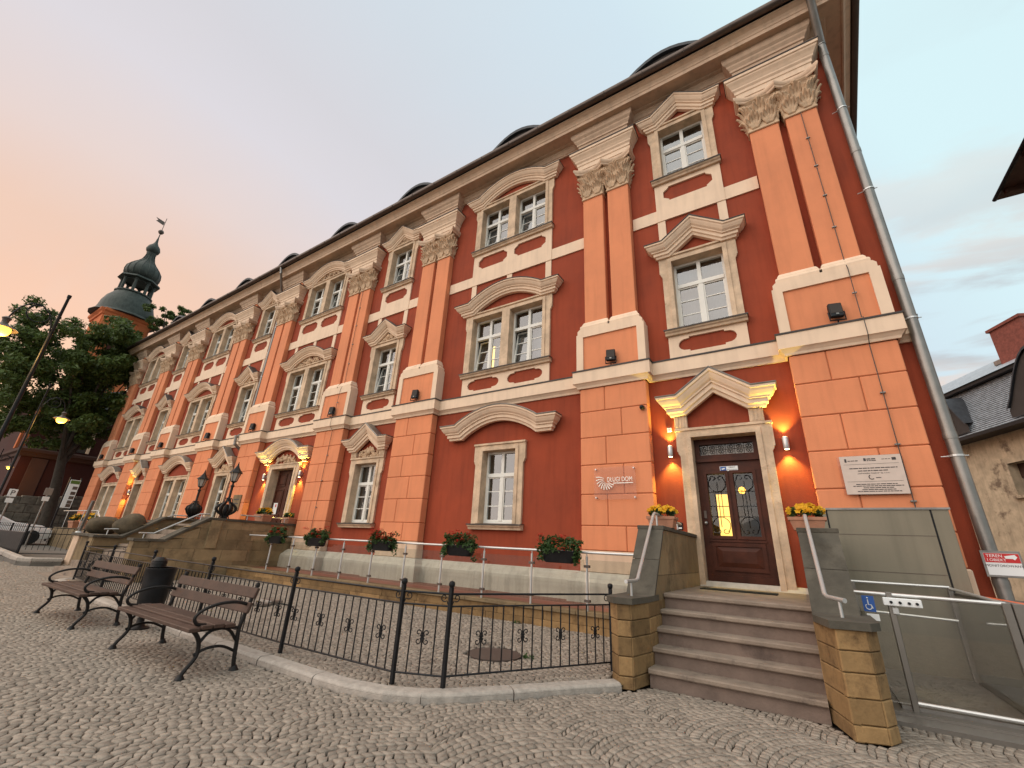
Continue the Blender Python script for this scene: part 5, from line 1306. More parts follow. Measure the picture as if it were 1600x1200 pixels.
terrace_lamp((-14.35, -2.35, 1.725), 'wrought iron lamp with open ribbed bulb on the terrace corner, right one', True)
terrace_lamp((-17.5, -1.95, 1.725), 'wrought iron lamp with dense closed bulb on the terrace, left one', False)
pansy_pot((-14.42, -1.15, 1.727), 'yellow pansies in a pot on the terrace right of the wrought iron lamp', 1.25, 45)
pansy_pot((-14.40, -.30, 1.727), 'terracotta pot with few flowers at the portal end of the terrace', 1.1, 4)

# ------------------------------------------------------------------ stone piers with boulders left of the terrace
pr = thing('stone_pier_block', 'broad stone pier with pale corner strips carrying two boulders', 'pier', (-19, -4, 0))
B(-20.35, -17.62, -4.0, -3.0, 0, 1.02).build('body', 'tan_stone', pr)
for x in (-20.4, -18.15):
    m = CB(x, x + .55, -4.045, -3.9, 0, 1.02, .015); m.rnd = .95; m.build('corner_strip', 'cream_stone', pr)
CB(-20.5, -17.5, -4.10, -2.95, 1.02, 1.10, .01).build('cap_slab', 'weathered_slab', pr)
def boulder(loc, sz, label, seed):
    m = MB(); bm = bmesh.new(); bmesh.ops.create_icosphere(bm, subdivisions=3, radius=1); r_ = random.Random(seed)
    ph = [r_.random() * 6 for _ in range(6)]
    for v in bm.verts:
        c = v.co; k = 1 + .10 * math.sin(c.x * 2.3 + ph[0]) + .08 * math.sin(c.y * 3.1 + ph[1]) + .07 * math.sin(c.z * 3.7 + ph[2] + c.x * 2) + .03 * math.sin(c.x * 9 + ph[3])
        v.co = Vector((c.x * sz[0] * k, c.y * sz[1] * k, c.z * sz[2] * k))
    me = bpy.data.meshes.new('boulder'); bm.to_mesh(me); bm.free(); me.materials.append(MATS['boulder']); me.polygons.foreach_set('use_smooth', [True] * len(me.polygons))
    o = bpy.data.objects.new('boulder', me); C.objects.link(o); o.location = loc; tag(o, label, 'boulder', 'boulders on the pier')
boulder((-19.85, -3.55, 1.36), (.46, .40, .27), 'smooth brown oval boulder on the left end of the stone pier', 1)
boulder((-17.75, -3.45, 1.40), (.42, .40, .32), 'larger brown boulder on the right end of the stone pier', 4)
# low steps and rails before the side door further left
ss = thing('side_door_steps', 'low stone steps with wall before the narrow side door', 'stairs', (-29.8, -1.6, 0))
B(-32.0, -26.4, -2.2, -.02, 0, 1.2).build('landing', 'tan_stone', ss)
for i in range(4): B(-26.4 + .32 * i, -26.08 + .32 * i, -2.2, -.4, 0, 1.0 - .22 * i).build('step', 'step_tread', ss)
rail('steel handrail on the steps of the far side door', [(-31.8, -2.1, 2.0), (-26.6, -2.1, 2.0), (-25.2, -2.1, 1.25)], [((-31.0, -2.1, 1.2), (-31.0, -2.1, 2.0)), ((-28.5, -2.1, 1.2), (-28.5, -2.1, 2.0)), ((-26.7, -2.1, 1.2), (-26.7, -2.1, 2.0))], .025)
pansy_pot((-30.6, -1.7, 1.2), 'left of two pansy pots by the far side door', 2.0, 30)
pansy_pot((-28.8, -1.7, 1.2), 'right of two pansy pots by the far side door', 2.0, 30)

# ------------------------------------------------------------------ black court fence
fe = thing('court_fence', 'low black wrought iron fence round the cobbled court', 'fence', (-3.0, -5.3, .06))
FP = [(-2.04, -3.42), (-3.02, -5.20), (-3.47, -5.41), (-5.25, -5.47), (-7.45, -5.44), (-9.75, -5.38), (-12.2, -5.26), (-14.85, -5.05), (-14.9, -4.2), (-14.92, -4.38 + .9)]
PICK = MB().tube([(0, 0, .16), (0, 0, .75)], .0075, 6).mesh('picket', 'black_metal')
POST = MB().cbox(-.019, .019, -.019, .019, 0, .86, .004).mesh('post', 'black_metal')
BALL = MB().lathe([(.012, -.035), (.022, -.025), (.012, -.018), (.028, .0), (.033, .02), (.026, .042), (0.001, .052)], (0, 0, .87), 12).mesh('finial', 'black_metal', smooth=True)
def scroll4():
    m = MB()
    for sx in (-1, 1):
        for sz in (-1, 1):
            m.tube([(0, 0, 0)] + [(sx * p[0], 0, sz * p[2]) for p in spiral((.040, 0, .036), .030, .010, -2.2, -1.0, 16)], .0055, 5)
    m.box(-.012, .012, -.012, .012, -.02, .02)
    return m.mesh('scroll', 'black_metal')
SC4 = scroll4()
SC1 = MB().tube([(.02, 0, .70)] + [(p[0], 0, p[2]) for p in spiral((.065, 0, .765), .038, .012, -2.4, 1.05, 16)] , .0055, 5).mesh('post_scroll', 'black_metal')
for i, (x, y) in enumerate(FP):
    p = inst('post', POST, fe, (x, y, .055)); o = bpy.data.objects.new('finial', BALL); link(o, p)
for i in range(len(FP) - 1):
    a, b = Vector(FP[i] + (.055,)), Vector(FP[i + 1] + (.055,)); l = (b - a).length; ang = math.atan2(b.y - a.y, b.x - a.x)
    for nm, z, rr in (('top_rail', .80, .011), ('middle_rail', .69, .009), ('bottom_rail', .105, .009)):
        MB().tube([a + Vector((0, 0, z)), b + Vector((0, 0, z))], rr, 6).build(nm, 'black_metal', fe)
    n = max(3, round(l / .118)); 
    for k in range(1, n):
        p = a.lerp(b, k / n); inst('picket', PICK, fe, (p.x, p.y, p.z - .055))
        if n > 5 and k % 4 == 2 or (n <= 5 and k == n // 2): inst('scroll', SC4, fe, (p.x, p.y, p.z + .41), (0, 0, ang))
    inst('post_scroll', SC1, fe, a, (0, 0, ang)); inst('post_scroll', SC1, fe, b, (0, 0, ang + math.pi))

# ------------------------------------------------------------------ benches
def bench(loc, label):
    x, y, z = loc; t = thing('park_bench', label, 'bench', loc, 'benches along the fence'); HL = .95
    for yy, zz_ in ((-.265, .415), (-.155, .43), (-.045, .432), (.065, .425)): CB(x - HL, x + HL, y + yy - .05, y + yy + .05, z + zz_ - .018, z + zz_ + .018, .006).build('seat_slat', 'bench_wood', t)
    for (yy, zz_) in ((.215, .575), (.255, .715)):
        m = CB(-HL, HL, -.017, .017, -.052, .052, .006); ca, sa = math.cos(R(-15)), math.sin(R(-15))
        m.v = [(px_ + x, py_ * ca - pz_ * sa * -1 * -1 + y + yy + 0, py_ * sa + pz_ * ca + z + zz_) if False else (px_ + x, y + yy + py_ * ca - pz_ * sa, z + zz_ + py_ * sa + pz_ * ca) for px_, py_, pz_ in m.v]
        m.build('back_slat', 'bench_wood', t)
    for e in (-1, 1):
        xx = x + e * .885; m = MB(); P = lambda a, b: (xx, y + a, z + b)
        def crv(pts, n=6):
            pts = [Vector(p) for p in pts]; out_ = []
            for i in range(len(pts) - 1):
                p0 = pts[max(i - 1, 0)]; p1 = pts[i]; p2 = pts[i + 1]; p3 = pts[min(i + 2, len(pts) - 1)]
                for k in range(n):
                    s_ = k / n; out_.append(.5 * ((2 * p1) + (p2 - p0) * s_ + (2 * p0 - 5 * p1 + 4 * p2 - p3) * s_ ** 2 + (3 * p1 - p0 - 3 * p2 + p3) * s_ ** 3))
            return out_ + [pts[-1]]
        m.tube(crv([P(-.255, .0), P(-.235, .06), P(-.16, .18), P(-.175, .31), P(-.245, .40)]), .020, 7)      # front leg
        m.tube(crv([P(.235, .0), P(.215, .10), P(.20, .25), P(.19, .38), P(.215, .52), P(.275, .78)]), .021, 7)   # rear leg and back
        m.tube(crv([P(-.19, .19), P(-.08, .235), P(.06, .235), P(.205, .17)]), .014, 6)                        # stretcher arch
        m.tube(crv([P(-.165, .29), P(-.10, .375), P(.0, .40), P(.10, .37), P(.195, .26)]), .015, 6)               # arch under seat
        m.tube(crv([P(-.245, .40), P(-.10, .405), P(.06, .405), P(.19, .39)]), .016, 6)
        m.tube(crv([P(.235, .60), P(.10, .635), P(-.06, .63), P(-.20, .585), P(-.265, .52), P(-.235, .46), P(-.15, .445)]), .016, 7)  # arm rest
        m.lathe([(.045, 0), (.04, .012), (.022, .04)], P(-.255, 0), 8); m.lathe([(.05, 0), (.042, .012), (.022, .045)], P(.235, 0), 8)
        m.lathe([(.02, -.02), (.026, 0), (.018, .025), (0.001, .03)], P(.278, .79), 8)
        m.build('iron_end', 'iron', t, smooth=True)
    for yy in (-.2, .12): MB().tube([(x - .885, y + yy, z + .395), (x + .885, y + yy, z + .395)], .010, 6).build('tie_bar', 'iron', t)
bench((-6.03, -6.25, 0), 'brown slatted iron bench nearest the camera')
bench((-9.38, -6.25, 0), 'brown slatted iron bench behind the nearer one, left')

# litter bin on a post
bn = thing('litter_bin', 'dark cylindrical litter bin on a post between the benches', 'litter bin', (-8.02, -5.90, 0))
bx, by = -8.02, -5.90
MB().lathe([(.13, 0), (.13, .015), (.07, .04), (.045, .08), (.045, .14)], (bx - .03, by, 0), 14).build('foot', 'iron', bn, smooth=True)
MB().tube([(bx - .03, by, .1), (bx - .03, by, .88)], .035, 10).build('post', 'iron', bn)
m = MB(); nn = 28
for rr, zz_ in ((.10, .25), (.175, .26), (.185, .30), (.185, .36), (.19, .37), (.20, .60), (.215, .76), (.22, .77), (.22, .80), (.205, .80)):
    for i in range(nn): a = 2 * math.pi * i / nn; m.v.append((bx + .12 + rr * math.cos(a), by + rr * .85 * math.sin(a), zz_))
for l in range(9):
    for i in range(nn): m.f.append((l * nn + i, l * nn + (i + 1) % nn, (l + 1) * nn + (i + 1) % nn, (l + 1) * nn + i))
m.f.append(tuple(range(nn))); m.build('bucket', 'black_metal', bn, smooth=True)
MB().lathe([(.10, .80), (.095, .84), (.10, .845), (.095, .88), (.10, .885), (.06, .93), (0.001, .94)], (bx - .03, by, 0), 14).build('post_cap', 'iron', bn, smooth=True)
MB().tube([(bx - .03, by, .62), (bx + .05, by, .62)], .015, 6).build('hinge', 'iron', bn)

# ------------------------------------------------------------------ far left: raised paved island, fence with board, car
isl = thing('paved_island', 'pale kerbed paved strip at the far end of the square', 'paving', (-20, -4.6, .1), kind='structure')
ip = [(-19.25, -4.35), (-19.35, -5.0), (-19.7, -5.25), (-26, -5.05), (-34, -4.85), (-34, -2.3), (-20.6, -2.3), (-20.6, -4.0)]
MB().prism(ip, 'z', .0, .26).build('slab', 'ground_far', isl)
for a, b in zip(ip[:4], ip[1:5]):
    l = math.dist(a, b); n = max(1, int(l / 1.1))
    for k in range(n): kerb_piece([lerp2(a, b, (k + .02) / n), lerp2(a, b, (k + .5) / n), lerp2(a, b, (k + .98) / n)]).build('kerb_stone', 'granite_kerb', isl).location.z = .16
ff = thing('far_fence', 'black iron fence with dark board at the far end of the square', 'fence', (-22, -4.6, .26))
CB(-27.0, -22.35, -4.86, -4.82, .30, 1.02, .01).build('dark_board', 'black_metal', ff)
for x in (-27.0, -24.7, -22.3): CB(x - .025, x + .025, -4.85, -4.80, .26, 1.30, .005).build('post', 'black_metal', ff)
MB().tube([(-27, -4.82, 1.2), (-22.3, -4.82, 1.2)], .015, 6).build('top_rail', 'black_metal', ff)
for k in range(16): inst('picket', PICK, ff, (-26.9 + k * .29, -4.82, .55))
for z in (.35, 1.0, 1.2): MB().tube([(-22.3, -4.82, z), (-22.1, -3.4, z)], .015, 6).build('side_rail', 'black_metal', ff)
for k in range(1, 10): inst('picket', PICK, ff, (-22.3 + .02 * k, -4.82 + k * .142, .26), (0, 0, 0), (1, 1, 1.25))
CB(-22.13, -22.08, -3.42, -3.37, .26, 1.3, .005).build('post', 'black_metal', ff)

car = thing('parked_car', 'white hatchback parked at the far left behind the fence', 'car', (-32.2, -4.3, .38))
cx_, cy_, cz_ = -32.2, -4.3, .38
body = [(-2.05, .30), (-2.10, .62), (-2.0, .95), (-1.72, 1.36), (-1.2, 1.44), (-.35, 1.43), (.35, 1.08), (.62, .95), (1.55, .86), (1.98, .66), (2.02, .34), (1.9, .26), (-1.95, .26)]
m = MB(); n = len(body)
for i, (x, k) in enumerate(((-.86, .93), (-.80, 1), (.80, 1), (.86, .93))):
    for yy, zz_ in body: m.v.append((cx_ + x, cy_ + yy * k, cz_ + .26 + (zz_ - .26) * k))
for l in range(3):
    for i in range(n): m.f.append((l * n + i, l * n + (i + 1) % n, (l + 1) * n + (i + 1) % n, (l + 1) * n + i))
tri = tessellate_polygon([[Vector((a, b, 0)) for a, b in body]]); m.f += [tuple(t_) for t_ in tri] + [tuple(3 * n + i for i in t_) for t_ in tri]
m.build('body', 'car_white', car, smooth=True)
for s_ in (-1, 1):
    MB().prism([(-1.55, .93), (-1.4, 1.25), (-1.1, 1.34), (-.42, 1.33), (.18, 1.0), (.18, .93)], 'x', s_ * .845 + cx_, s_ * .835 + cx_).build('side_window', 'black_metal', car)
    bpy.data.objects[car.children[-1].name].location = (0, 0, 0)
    for yy in (-1.3, 1.3):
        w_ = MB().lathe([(.10, -.1), (.31, -.1), (.32, -.06), (.32, .06), (.31, .1), (.10, .1)], (0, 0, 0), 20); w_.v = [(cx_ + s_ * .78 + z_, cy_ + yy + x_, cz_ + .31 + y_) for x_, y_, z_ in w_.v]
        wh = w_.build('wheel', 'rubber', car, smooth=True)
        r2 = MB().lathe([(0.001, -.02), (.19, -.01), (.2, .03)], (0, 0, 0), 12); r2.v = [(cx_ + s_ * .87 + z_ * .3, cy_ + yy + x_, cz_ + .31 + y_) for x_, y_, z_ in r2.v]; r2.build('rim', 'zinc', wh)
    CB(cx_ + s_ * .62 - .14, cx_ + s_ * .62 + .14, cy_ + 1.86, cy_ + 1.94, cz_ + .62, cz_ + .76, .01).build('headlight', 'frosted', car)
for o in car.children:
    if o.name.startswith('side_window'):
        for v in o.data.vertices: v.co.y += cy_ - org(car).y + org(car).y; v.co.z += cz_
MB().add([(cx_ - .68, cy_ - .31, cz_ + 1.405), (cx_ + .68, cy_ - .31, cz_ + 1.405), (cx_ + .72, cy_ + .36, cz_ + 1.085), (cx_ - .72, cy_ + .36, cz_ + 1.085)], [(0, 1, 2, 3)]).build('windscreen', 'black_metal', car)
CB(cx_ - .26, cx_ + .26, cy_ + 2.0, cy_ + 2.04, cz_ + .42, cz_ + .53, .004).build('number_plate', 'white_paint', car)

# leaning plank-like post beside the boulders, notice boards
t = thing('grey_post', 'leaning grey post beside the left boulder', 'post', (-20.58, -3.9, 1.10)); MB().tube([(-20.60, -3.9, 1.10), (-20.36, -3.9, 2.14)], .055, 6).build('shaft', 'zinc', t); MB().lathe([(.1, 0), (.09, .04)], (-20.6, -3.9, 1.10), 8).build('foot', 'white_paint', t)
t = thing('information_board', 'tall white information board with pictures before the rubble wall', 'sign', (-36, -1.3, .4))
for y in (-1.50, -1.02): CB(-36.05, -35.95, y - .04, y + .04, .3, 4.0, .01).build('post', 'black_metal', t)
CB(-35.94, -35.90, -1.48, -1.03, 2.25, 3.85, .01).build('panel', 'white_paint', t); B(-35.899, -35.893, -1.46, -1.05, 3.62, 3.82).build('green_header', 'sign_green', t)
for k, (y0_, z0_) in enumerate(((-1.28, 3.3), (-1.28, 3.0), (-1.28, 2.75), (-1.28, 2.5), (-1.28, 2.3))): B(-35.899, -35.893, y0_, y0_ + .21, z0_, z0_ + .18).build('picture', 'gutter_metal', t)
for y, lab, z1_ in ((-4.42, 'short sign post with a white P plate before the rubble wall', 2.75), (-3.3, 'thin sign post with two small white plates', 2.95)):
    t = thing('sign_post', lab, 'sign', (-30, y, .4)); MB().tube([(-30, y, .3), (-30, y, z1_)], .03, 6).build('pole', 'zinc', t)
    CB(-29.96, -29.94, y - .14, y + .14, z1_ - .35, z1_ - .02, .005).build('plate', 'zinc' if y > -4 else 'white_paint', t); CB(-29.96, -29.94, y - .12, y + .12, z1_ - .62, z1_ - .42, .005).build('lower_plate', 'white_paint', t)
    if y < -4: inst('lettering', text_mesh('P', .3, 'sign_ink', 'CENTER', .001), t, (-29.93, y, z1_ - .19), (R(90), 0, R(90)))

# rubble retaining wall
rw = thing('rubble_wall', 'grey rubble stone retaining wall below the church', 'wall', (-43, 0, 0))
for k in range(26):
    y0_ = -14 + k * .75
    for j in range(6):
        z0_ = .3 + j * .55; top = 2.7 + .11 * (y0_ + 5)
        if z0_ > top: continue
        off = .35 if j % 2 else 0
        CB(-43.4, -43 + random.uniform(-.02, .04), y0_ + off, y0_ + off + .735, z0_, min(z0_ + .535, top), .03).build('rubble_stone', 'rubble', rw)

# church
ch = thing('church', 'dark red church hall with pale pilasters and grey ledge behind the tree', 'church', (-55, 4, 0))
B(-62, -48, -2.2, 16, 0, 10.5).build('nave_wall', 'church_red', ch)
MB().hsweep([(-62, -2.2), (-48, -2.2), (-48, 16)], [(0, 6.0), (.12, 6.05), (.15, 6.25), (.3, 6.35), (.32, 6.55), (0, 6.7)]).build('ledge', 'church_pink', ch)
for y in (-1.15, 2.9, 7.5): CB(-48.02, -47.86, y, y + .85, 6.75, 10.4, .02).build('pilaster', 'church_pink', ch)
for y in (.35, 1.15): CB(-48.0, -47.9, y, y + .2, 6.8, 8.6, .01).build('window_jamb', 'cream', ch)
CB(-48.0, -47.95, .55, 1.15, 6.8, 8.6, .005).build('window', 'dark_room', ch)
for x in (-48.9, -51.2): CB(x, x + .45, -2.36, -2.18, 6.75, 10.4, .02).build('pilaster', 'church_orange', ch)
for y in (-1.6, 3.2): CB(-48.05, -47.9, y, y + .9, .0, 5.95, .02).build('lower_pilaster', 'church_pink', ch)
m = MB(); m.add([(-62.5, -2.8, 10.5), (-47.4, -2.8, 10.5), (-47.4, 16.6, 10.5), (-62.5, 16.6, 10.5), (-58, 7, 15), (-52, 7, 15)], [(0, 1, 5, 4), (1, 2, 5), (2, 3, 4, 5), (3, 0, 4)]); m.build('roof', 'slate', ch)

# bell tower with lantern and onion domes
tw = thing('bell_tower', 'orange bell tower with dark copper onion dome and open lantern', 'tower', (-60, 2.25, 0))
tcx, tcy = -60, 2.25
B(tcx - 2.05, tcx + 2.05, tcy - 2.05, tcy + 2.05, 0, 22.9).build('shaft', 'church_orange', tw)
for sy in (-1, 1): CB(tcx + 2.04, tcx + 2.15, tcy + sy * 1.45 - .5, tcy + sy * 1.45 + .5, 17, 22.6, .03).build('corner_pilaster', 'church_orange', tw)
B(tcx + 2.045, tcx + 2.09, tcy - .8, tcy + .8, 17.5, 21.5).build('belfry_panel', 'church_red', tw)
sq = [(tcx + 2.05, tcy - 2.05), (tcx + 2.05, tcy + 2.05), (tcx - 2.05, tcy + 2.05), (tcx - 2.05, tcy - 2.05), (tcx + 2.05, tcy - 2.05)]
MB().hsweep(sq, [(0, 22.2), (.12, 22.25), (.15, 22.5), (.3, 22.65), (.32, 22.9), (0, 22.95)]).build('cornice', 'church_orange', tw)
q8 = math.pi / 8
MB().lathe([(2.95, 22.9), (2.9, 23.0), (2.55, 23.25), (2.45, 23.7), (2.35, 24.4), (2.08, 25.2), (1.7, 25.8), (1.62, 25.95), (1.72, 26.0), (1.72, 26.15), (1.4, 26.15)], (tcx, tcy, 0), 16, q8).build('lower_dome', 'copper', tw, smooth=True)
for k in range(8):
    a = q8 + k * math.pi / 4; x, y = tcx + 1.42 * math.cos(a), tcy + 1.42 * math.sin(a)
    MB().lathe([(.20, 26.1), (.20, 26.2), (.15, 26.25), (.14, 27.55), (.2, 27.65), (.2, 27.75)], (x, y, 0), 8).build('column', 'copper', tw)
    a2 = a + math.pi / 4; x2, y2 = tcx + 1.42 * math.cos(a2), tcy + 1.42 * math.sin(a2); m = MB(); P = []
    for i in range(9): t_ = i / 8; P.append((t_, 27.35 + .34 * math.sin(math.pi * t_)))
    vs = []
    for t_, z in P: vs += [(x + (x2 - x) * t_, y + (y2 - y) * t_, z), (x + (x2 - x) * t_, y + (y2 - y) * t_, 27.9)]
    m.add(vs, [(2 * i, 2 * i + 2, 2 * i + 3, 2 * i + 1) for i in range(8)]); m.build('arch', 'copper', tw)
MB().lathe([(1.5, 27.75), (1.95, 27.85), (1.88, 28.05), (1.66, 28.15), (1.35, 28.25)], (tcx, tcy, 0), 8, q8).build('lantern_cornice', 'copper', tw)
on = []
for r_, z in ((1.25, 28.2), (1.54, 28.45), (1.68, 28.9), (1.60, 29.45), (1.27, 30.0), (.87, 30.45), (.58, 30.9), (.45, 31.4), (.40, 31.75), (.48, 31.88), (.48, 31.98), (.38, 32.03)): on.append((r_, z))
MB().lathe(on, (tcx, tcy, 0), 16, q8).build('onion_dome', 'copper', tw, smooth=True)
for k in range(16):
    a = q8 + k * math.pi / 8; MB().tube([(tcx + (r_ + .01) * math.cos(a), tcy + (r_ + .01) * math.sin(a), z) for r_, z in on[:9]], .035, 4).build('seam', 'copper', tw)
MB().lathe([(.36, 32.0), (.60, 32.2), (.68, 32.5), (.56, 32.9), (.30, 33.25), (.15, 33.6), (.08, 34.2)], (tcx, tcy, 0), 14).build('small_onion', 'copper', tw, smooth=True)
MB().lathe([(.07, 34.1), (.04, 35.3)], (tcx, tcy, 0), 6).build('spire_rod', 'copper', tw)
MB().lathe([(0.001, -.3), (.2, -.22), (.3, 0), (.2, .22), (0.001, .3)], (tcx, tcy, 35.2), 12).build('ball', 'gutter_metal', tw, smooth=True)
MB().tube([(tcx, tcy, 35.3), (tcx, tcy, 37.3)], .035, 5).build('vane_rod', 'gutter_metal', tw)
MB().prism([(-.05, 36.2), (-.85, 36.35), (-.68, 36.58), (-.95, 36.8), (-.05, 36.7)], 'x', tcx - .02, tcx + .02).build('weather_vane', 'gutter_metal', tw)
vn = [o for o in tw.children if o.name.startswith('weather_vane')][0]
for v in vn.data.vertices: v.co.y += 0 - 0
vn.location = (0, tcy, 0)

# ------------------------------------------------------------------ trees
def tree(name, label, base, top, crown, rad, n_cl, n_leaf, lsize, gaps=0.):
    t = thing(name, label, 'tree', base, 'trees at the far end')
    b, p = Vector(base), Vector(top)
    tr = MB(); pts = [b.lerp(p, s_) + Vector((.12 * math.sin(s_ * 5), .10 * math.sin(s_ * 4 + 1), 0)) for s_ in [i / 7 for i in range(8)]]
    h = (p - b).length; tr.tube(pts, [.34 * (1 - .6 * i / 7) + (.12 if i == 0 else 0) for i in range(8)], 10)
    c0 = Vector(crown)
    for k in range(11):
        s_ = .45 + .5 * random.random(); st_ = b.lerp(p, s_); v = rng.normal(size=3); v /= np.linalg.norm(v); e = c0 + Vector((v[0] * rad[0] * .75, v[1] * rad[1] * .75, abs(v[2]) * rad[2] * .6 - .1 * rad[2]))
        mid = st_.lerp(e, .5) + Vector((0, 0, .4)); tr.tube([st_, mid, e], [.12, .075, .025], 6)
    tr.build('trunk', 'bark', t, smooth=True)
    cs = []
    while len(cs) < n_cl:
        v = rng.normal(size=3); v /= np.linalg.norm(v); r_ = rng.random() ** .38
        q = v * r_ * (1 + .16 * math.sin(v[0] * 5 + v[2] * 4) + .10 * math.sin(v[1] * 8))
        if gaps and rng.random() < gaps and r_ > .5: continue
        cs.append(np.array(crown) - np.array(base) + q * np.array(rad))
    o = bpy.data.objects.new('crown', leaves_mesh('crown', cs, n_leaf, np.array([.56, .56, .40]) * (rad[0] / 3.6), lsize, 'tree_leaf')); link(o, t)
tree('broadleaf_tree', 'large dark green broadleaf tree in front of the church', (-40, -1.0, .5), (-40, -1.9, 9.5), (-40, -2.1, 11.0), (3.7, 4.5, 4.9), 330, 200, .12)
tree('broadleaf_tree', 'airy pale green tree showing behind the palace roof', (-56, 6.0, .5), (-56, 5.6, 22), (-56, 5.6, 23.0), (2.4, 3.0, 2.6), 60, 110, .13, .3)

# ------------------------------------------------------------------ street lamps
def street_lamp(gx_, gy_, z0, label, sd_=1):
    loc = (gx_, gy_ + sd_ * .66, z0); t = thing('street_lamp', label, 'street lamp', loc, 'lit swan neck street lamps'); x, y = gx_, gy_ + sd_ * .66
    MB().lathe([(.11, 0), (.11, .3), (.07, .42), (.055, .9), (.04, 2.2), (.026, 6.0 - z0), (.036, 6.02 - z0), (.036, 6.08 - z0)], (x, y, z0), 10).build('post', 'black_metal', t, smooth=True)
    arm = [(0.0, 4.75), (.015, 5.05), (.06, 5.32), (.16, 5.54), (.30, 5.66), (.44, 5.64), (.56, 5.50), (.63, 5.30), (.66, 5.14)]
    MB().tube([(x, y - sd_ * a, z) for a, z in arm], .014, 8).build('arm', 'black_metal', t, smooth=True)
    m = MB(); m.tube([(x, y - sd_ * a, z) for a, z in ((.30, 5.64), (.42, 5.60), (.46, 5.50))] + [(x, y - sd_ * (.30 + .17 * math.cos(a)), 5.44 + .17 * math.sin(a)) for a in [.2 - i * .5 for i in range(10)]], [.016] * 3 + [.014 - .0008 * i for i in range(10)], 6)
    m.tube([(x, y - sd_ * (.20 + p[0]), p[2]) for p in spiral((.12, 0, 5.45), .09, .02, 0, 1.3, 20)], .006, 5); m.tube([(x, y - sd_ * a, z) for a, z in ((.0, 5.62), (.06, 5.58), (.14, 5.58), (.2, 5.6))], .006, 5)
    m.tube([(x, y - sd_ * (.07 + p[0]), p[2]) for p in spiral((.0, 0, 5.48), .06, .015, 1, -1.3, 16)], .006, 5)
    m.build('scrollwork', 'black_metal', t)
    MB().lathe([(.035, 5.20), (.075, 5.16), (.055, 5.12), (.05, 5.06), (.08, 5.02), (.20, 4.965), (.235, 4.93), (.22, 4.93), (.07, 5.0)], (gx_, gy_, 0), 16).build('shade', 'gutter_metal', t, smooth=True)
    MB().lathe([(0.001, 4.775), (.08, 4.79), (.125, 4.83), (.145, 4.89), (.13, 4.955)], (gx_, gy_, 0), 14).build('globe', 'lamp_on', t, smooth='all')
    li = bpy.data.lights.new('lamp_light', 'POINT'); li.energy = 60; li.color = (1, .55, .14); li.shadow_soft_size = .14
    lo = bpy.data.objects.new('lamp_light', li); link(lo, t); lo.location = Vector((gx_, gy_, 4.60)) - Vector(loc)
street_lamp(-12.9, -8.1, 0, 'lit street lamp with swan neck arm at the left picture edge')
street_lamp(-22.2, -5.2, .2, 'lit street lamp glowing in front of the dark tree', -1)
street_lamp(-46.0, -2.75, .9, 'farthest lit street lamp by the church corner', -1)

# ------------------------------------------------------------------ old house on the right
oh = thing('old_house', 'weathered plaster house with grey shingle mansard roof beyond the palace corner', 'house', (11, 28, 0))
HD, HN = Vector((.394, -.919, 0)), Vector((.919, .394, 0))
HSZ = 2.2   # the house stands well behind the palace's back corner
def HP(s_, k, z): p = CAM + (HD * s_ + HN * k + Vector((0, 0, z)) - CAM) * HSZ; return (p.x, p.y, max(p.z, -.03))
def hquad(pts): return MB().add([HP(*p) for p in pts], [tuple(range(len(pts)))])
m = MB(); K0 = 7.65 + .12
w0, w1 = -5.42, -4.55; wz0, wz1 = 3.28, 4.12
for a, b, c, d_ in ((-16, w0, 0, 5.0), (w1, 4, 0, 5.0), (w0, w1, 0, wz0), (w0, w1, wz1, 5.0)): m.add([HP(a, K0, c), HP(b, K0, c), HP(b, K0, d_), HP(a, K0, d_)], [(0, 1, 2, 3)])
for a, b in ((w0, w0), (w1, w1)): m.add([HP(a, K0, wz0), HP(a, K0 + .3, wz0), HP(a, K0 + .3, wz1), HP(a, K0, wz1)], [(0, 1, 2, 3)])
m.add([HP(w0, K0, wz1), HP(w1, K0, wz1), HP(w1, K0 + .3, wz1), HP(w0, K0 + .3, wz1)], [(0, 1, 2, 3)])
m.add([HP(4, K0, 0), HP(4, K0 + 7, 0), HP(4, K0 + 7, 5), HP(4, K0, 5)], [(0, 1, 2, 3)]); m.add([HP(-16, K0 + 7, 0), HP(4, K0 + 7, 0), HP(4, K0 + 7, 5), HP(-16, K0 + 7, 5)], [(0, 1, 2, 3)])
m.add([HP(-16, K0, 0), HP(-16, K0 + 7, 0), HP(-16, K0 + 7, 5), HP(-16, K0, 5)], [(0, 1, 2, 3)])
m.build('wall', 'old_plaster', oh)
win = hquad([(w0, K0 + .28, wz0), (w1, K0 + .28, wz0), (w1, K0 + .28, wz1), (w0, K0 + .28, wz1)]).build('window', 'dark_room', oh)
def hbox(s0, s1, k0, k1, z0, z1, nm, mt, par=oh):
    m = MB(); m.add([HP(s_, k, z) for z in (z0, z1) for (s_, k) in ((s0, k0), (s1, k0), (s1, k1), (s0, k1))], [(0, 1, 2, 3), (4, 5, 6, 7), (0, 1, 5, 4), (1, 2, 6, 5), (2, 3, 7, 6), (3, 0, 4, 7)]); return m.build(nm, mt, par)
hbox(w0 - .14, w0, K0 - .03, K0 + .05, wz0 - .05, wz1 + .16, 'jamb', 'old_plaster', win); hbox(w1, w1 + .14, K0 - .03, K0 + .05, wz0 - .05, wz1 + .16, 'jamb', 'old_plaster', win); hbox(w0, w1, K0 - .03, K0 + .05, wz1, wz1 + .16, 'lintel', 'old_plaster', win); hbox(w0 - .1, w1 + .1, K0 - .08, K0 + .05, wz0 - .07, wz0, 'sill', 'old_plaster', win)
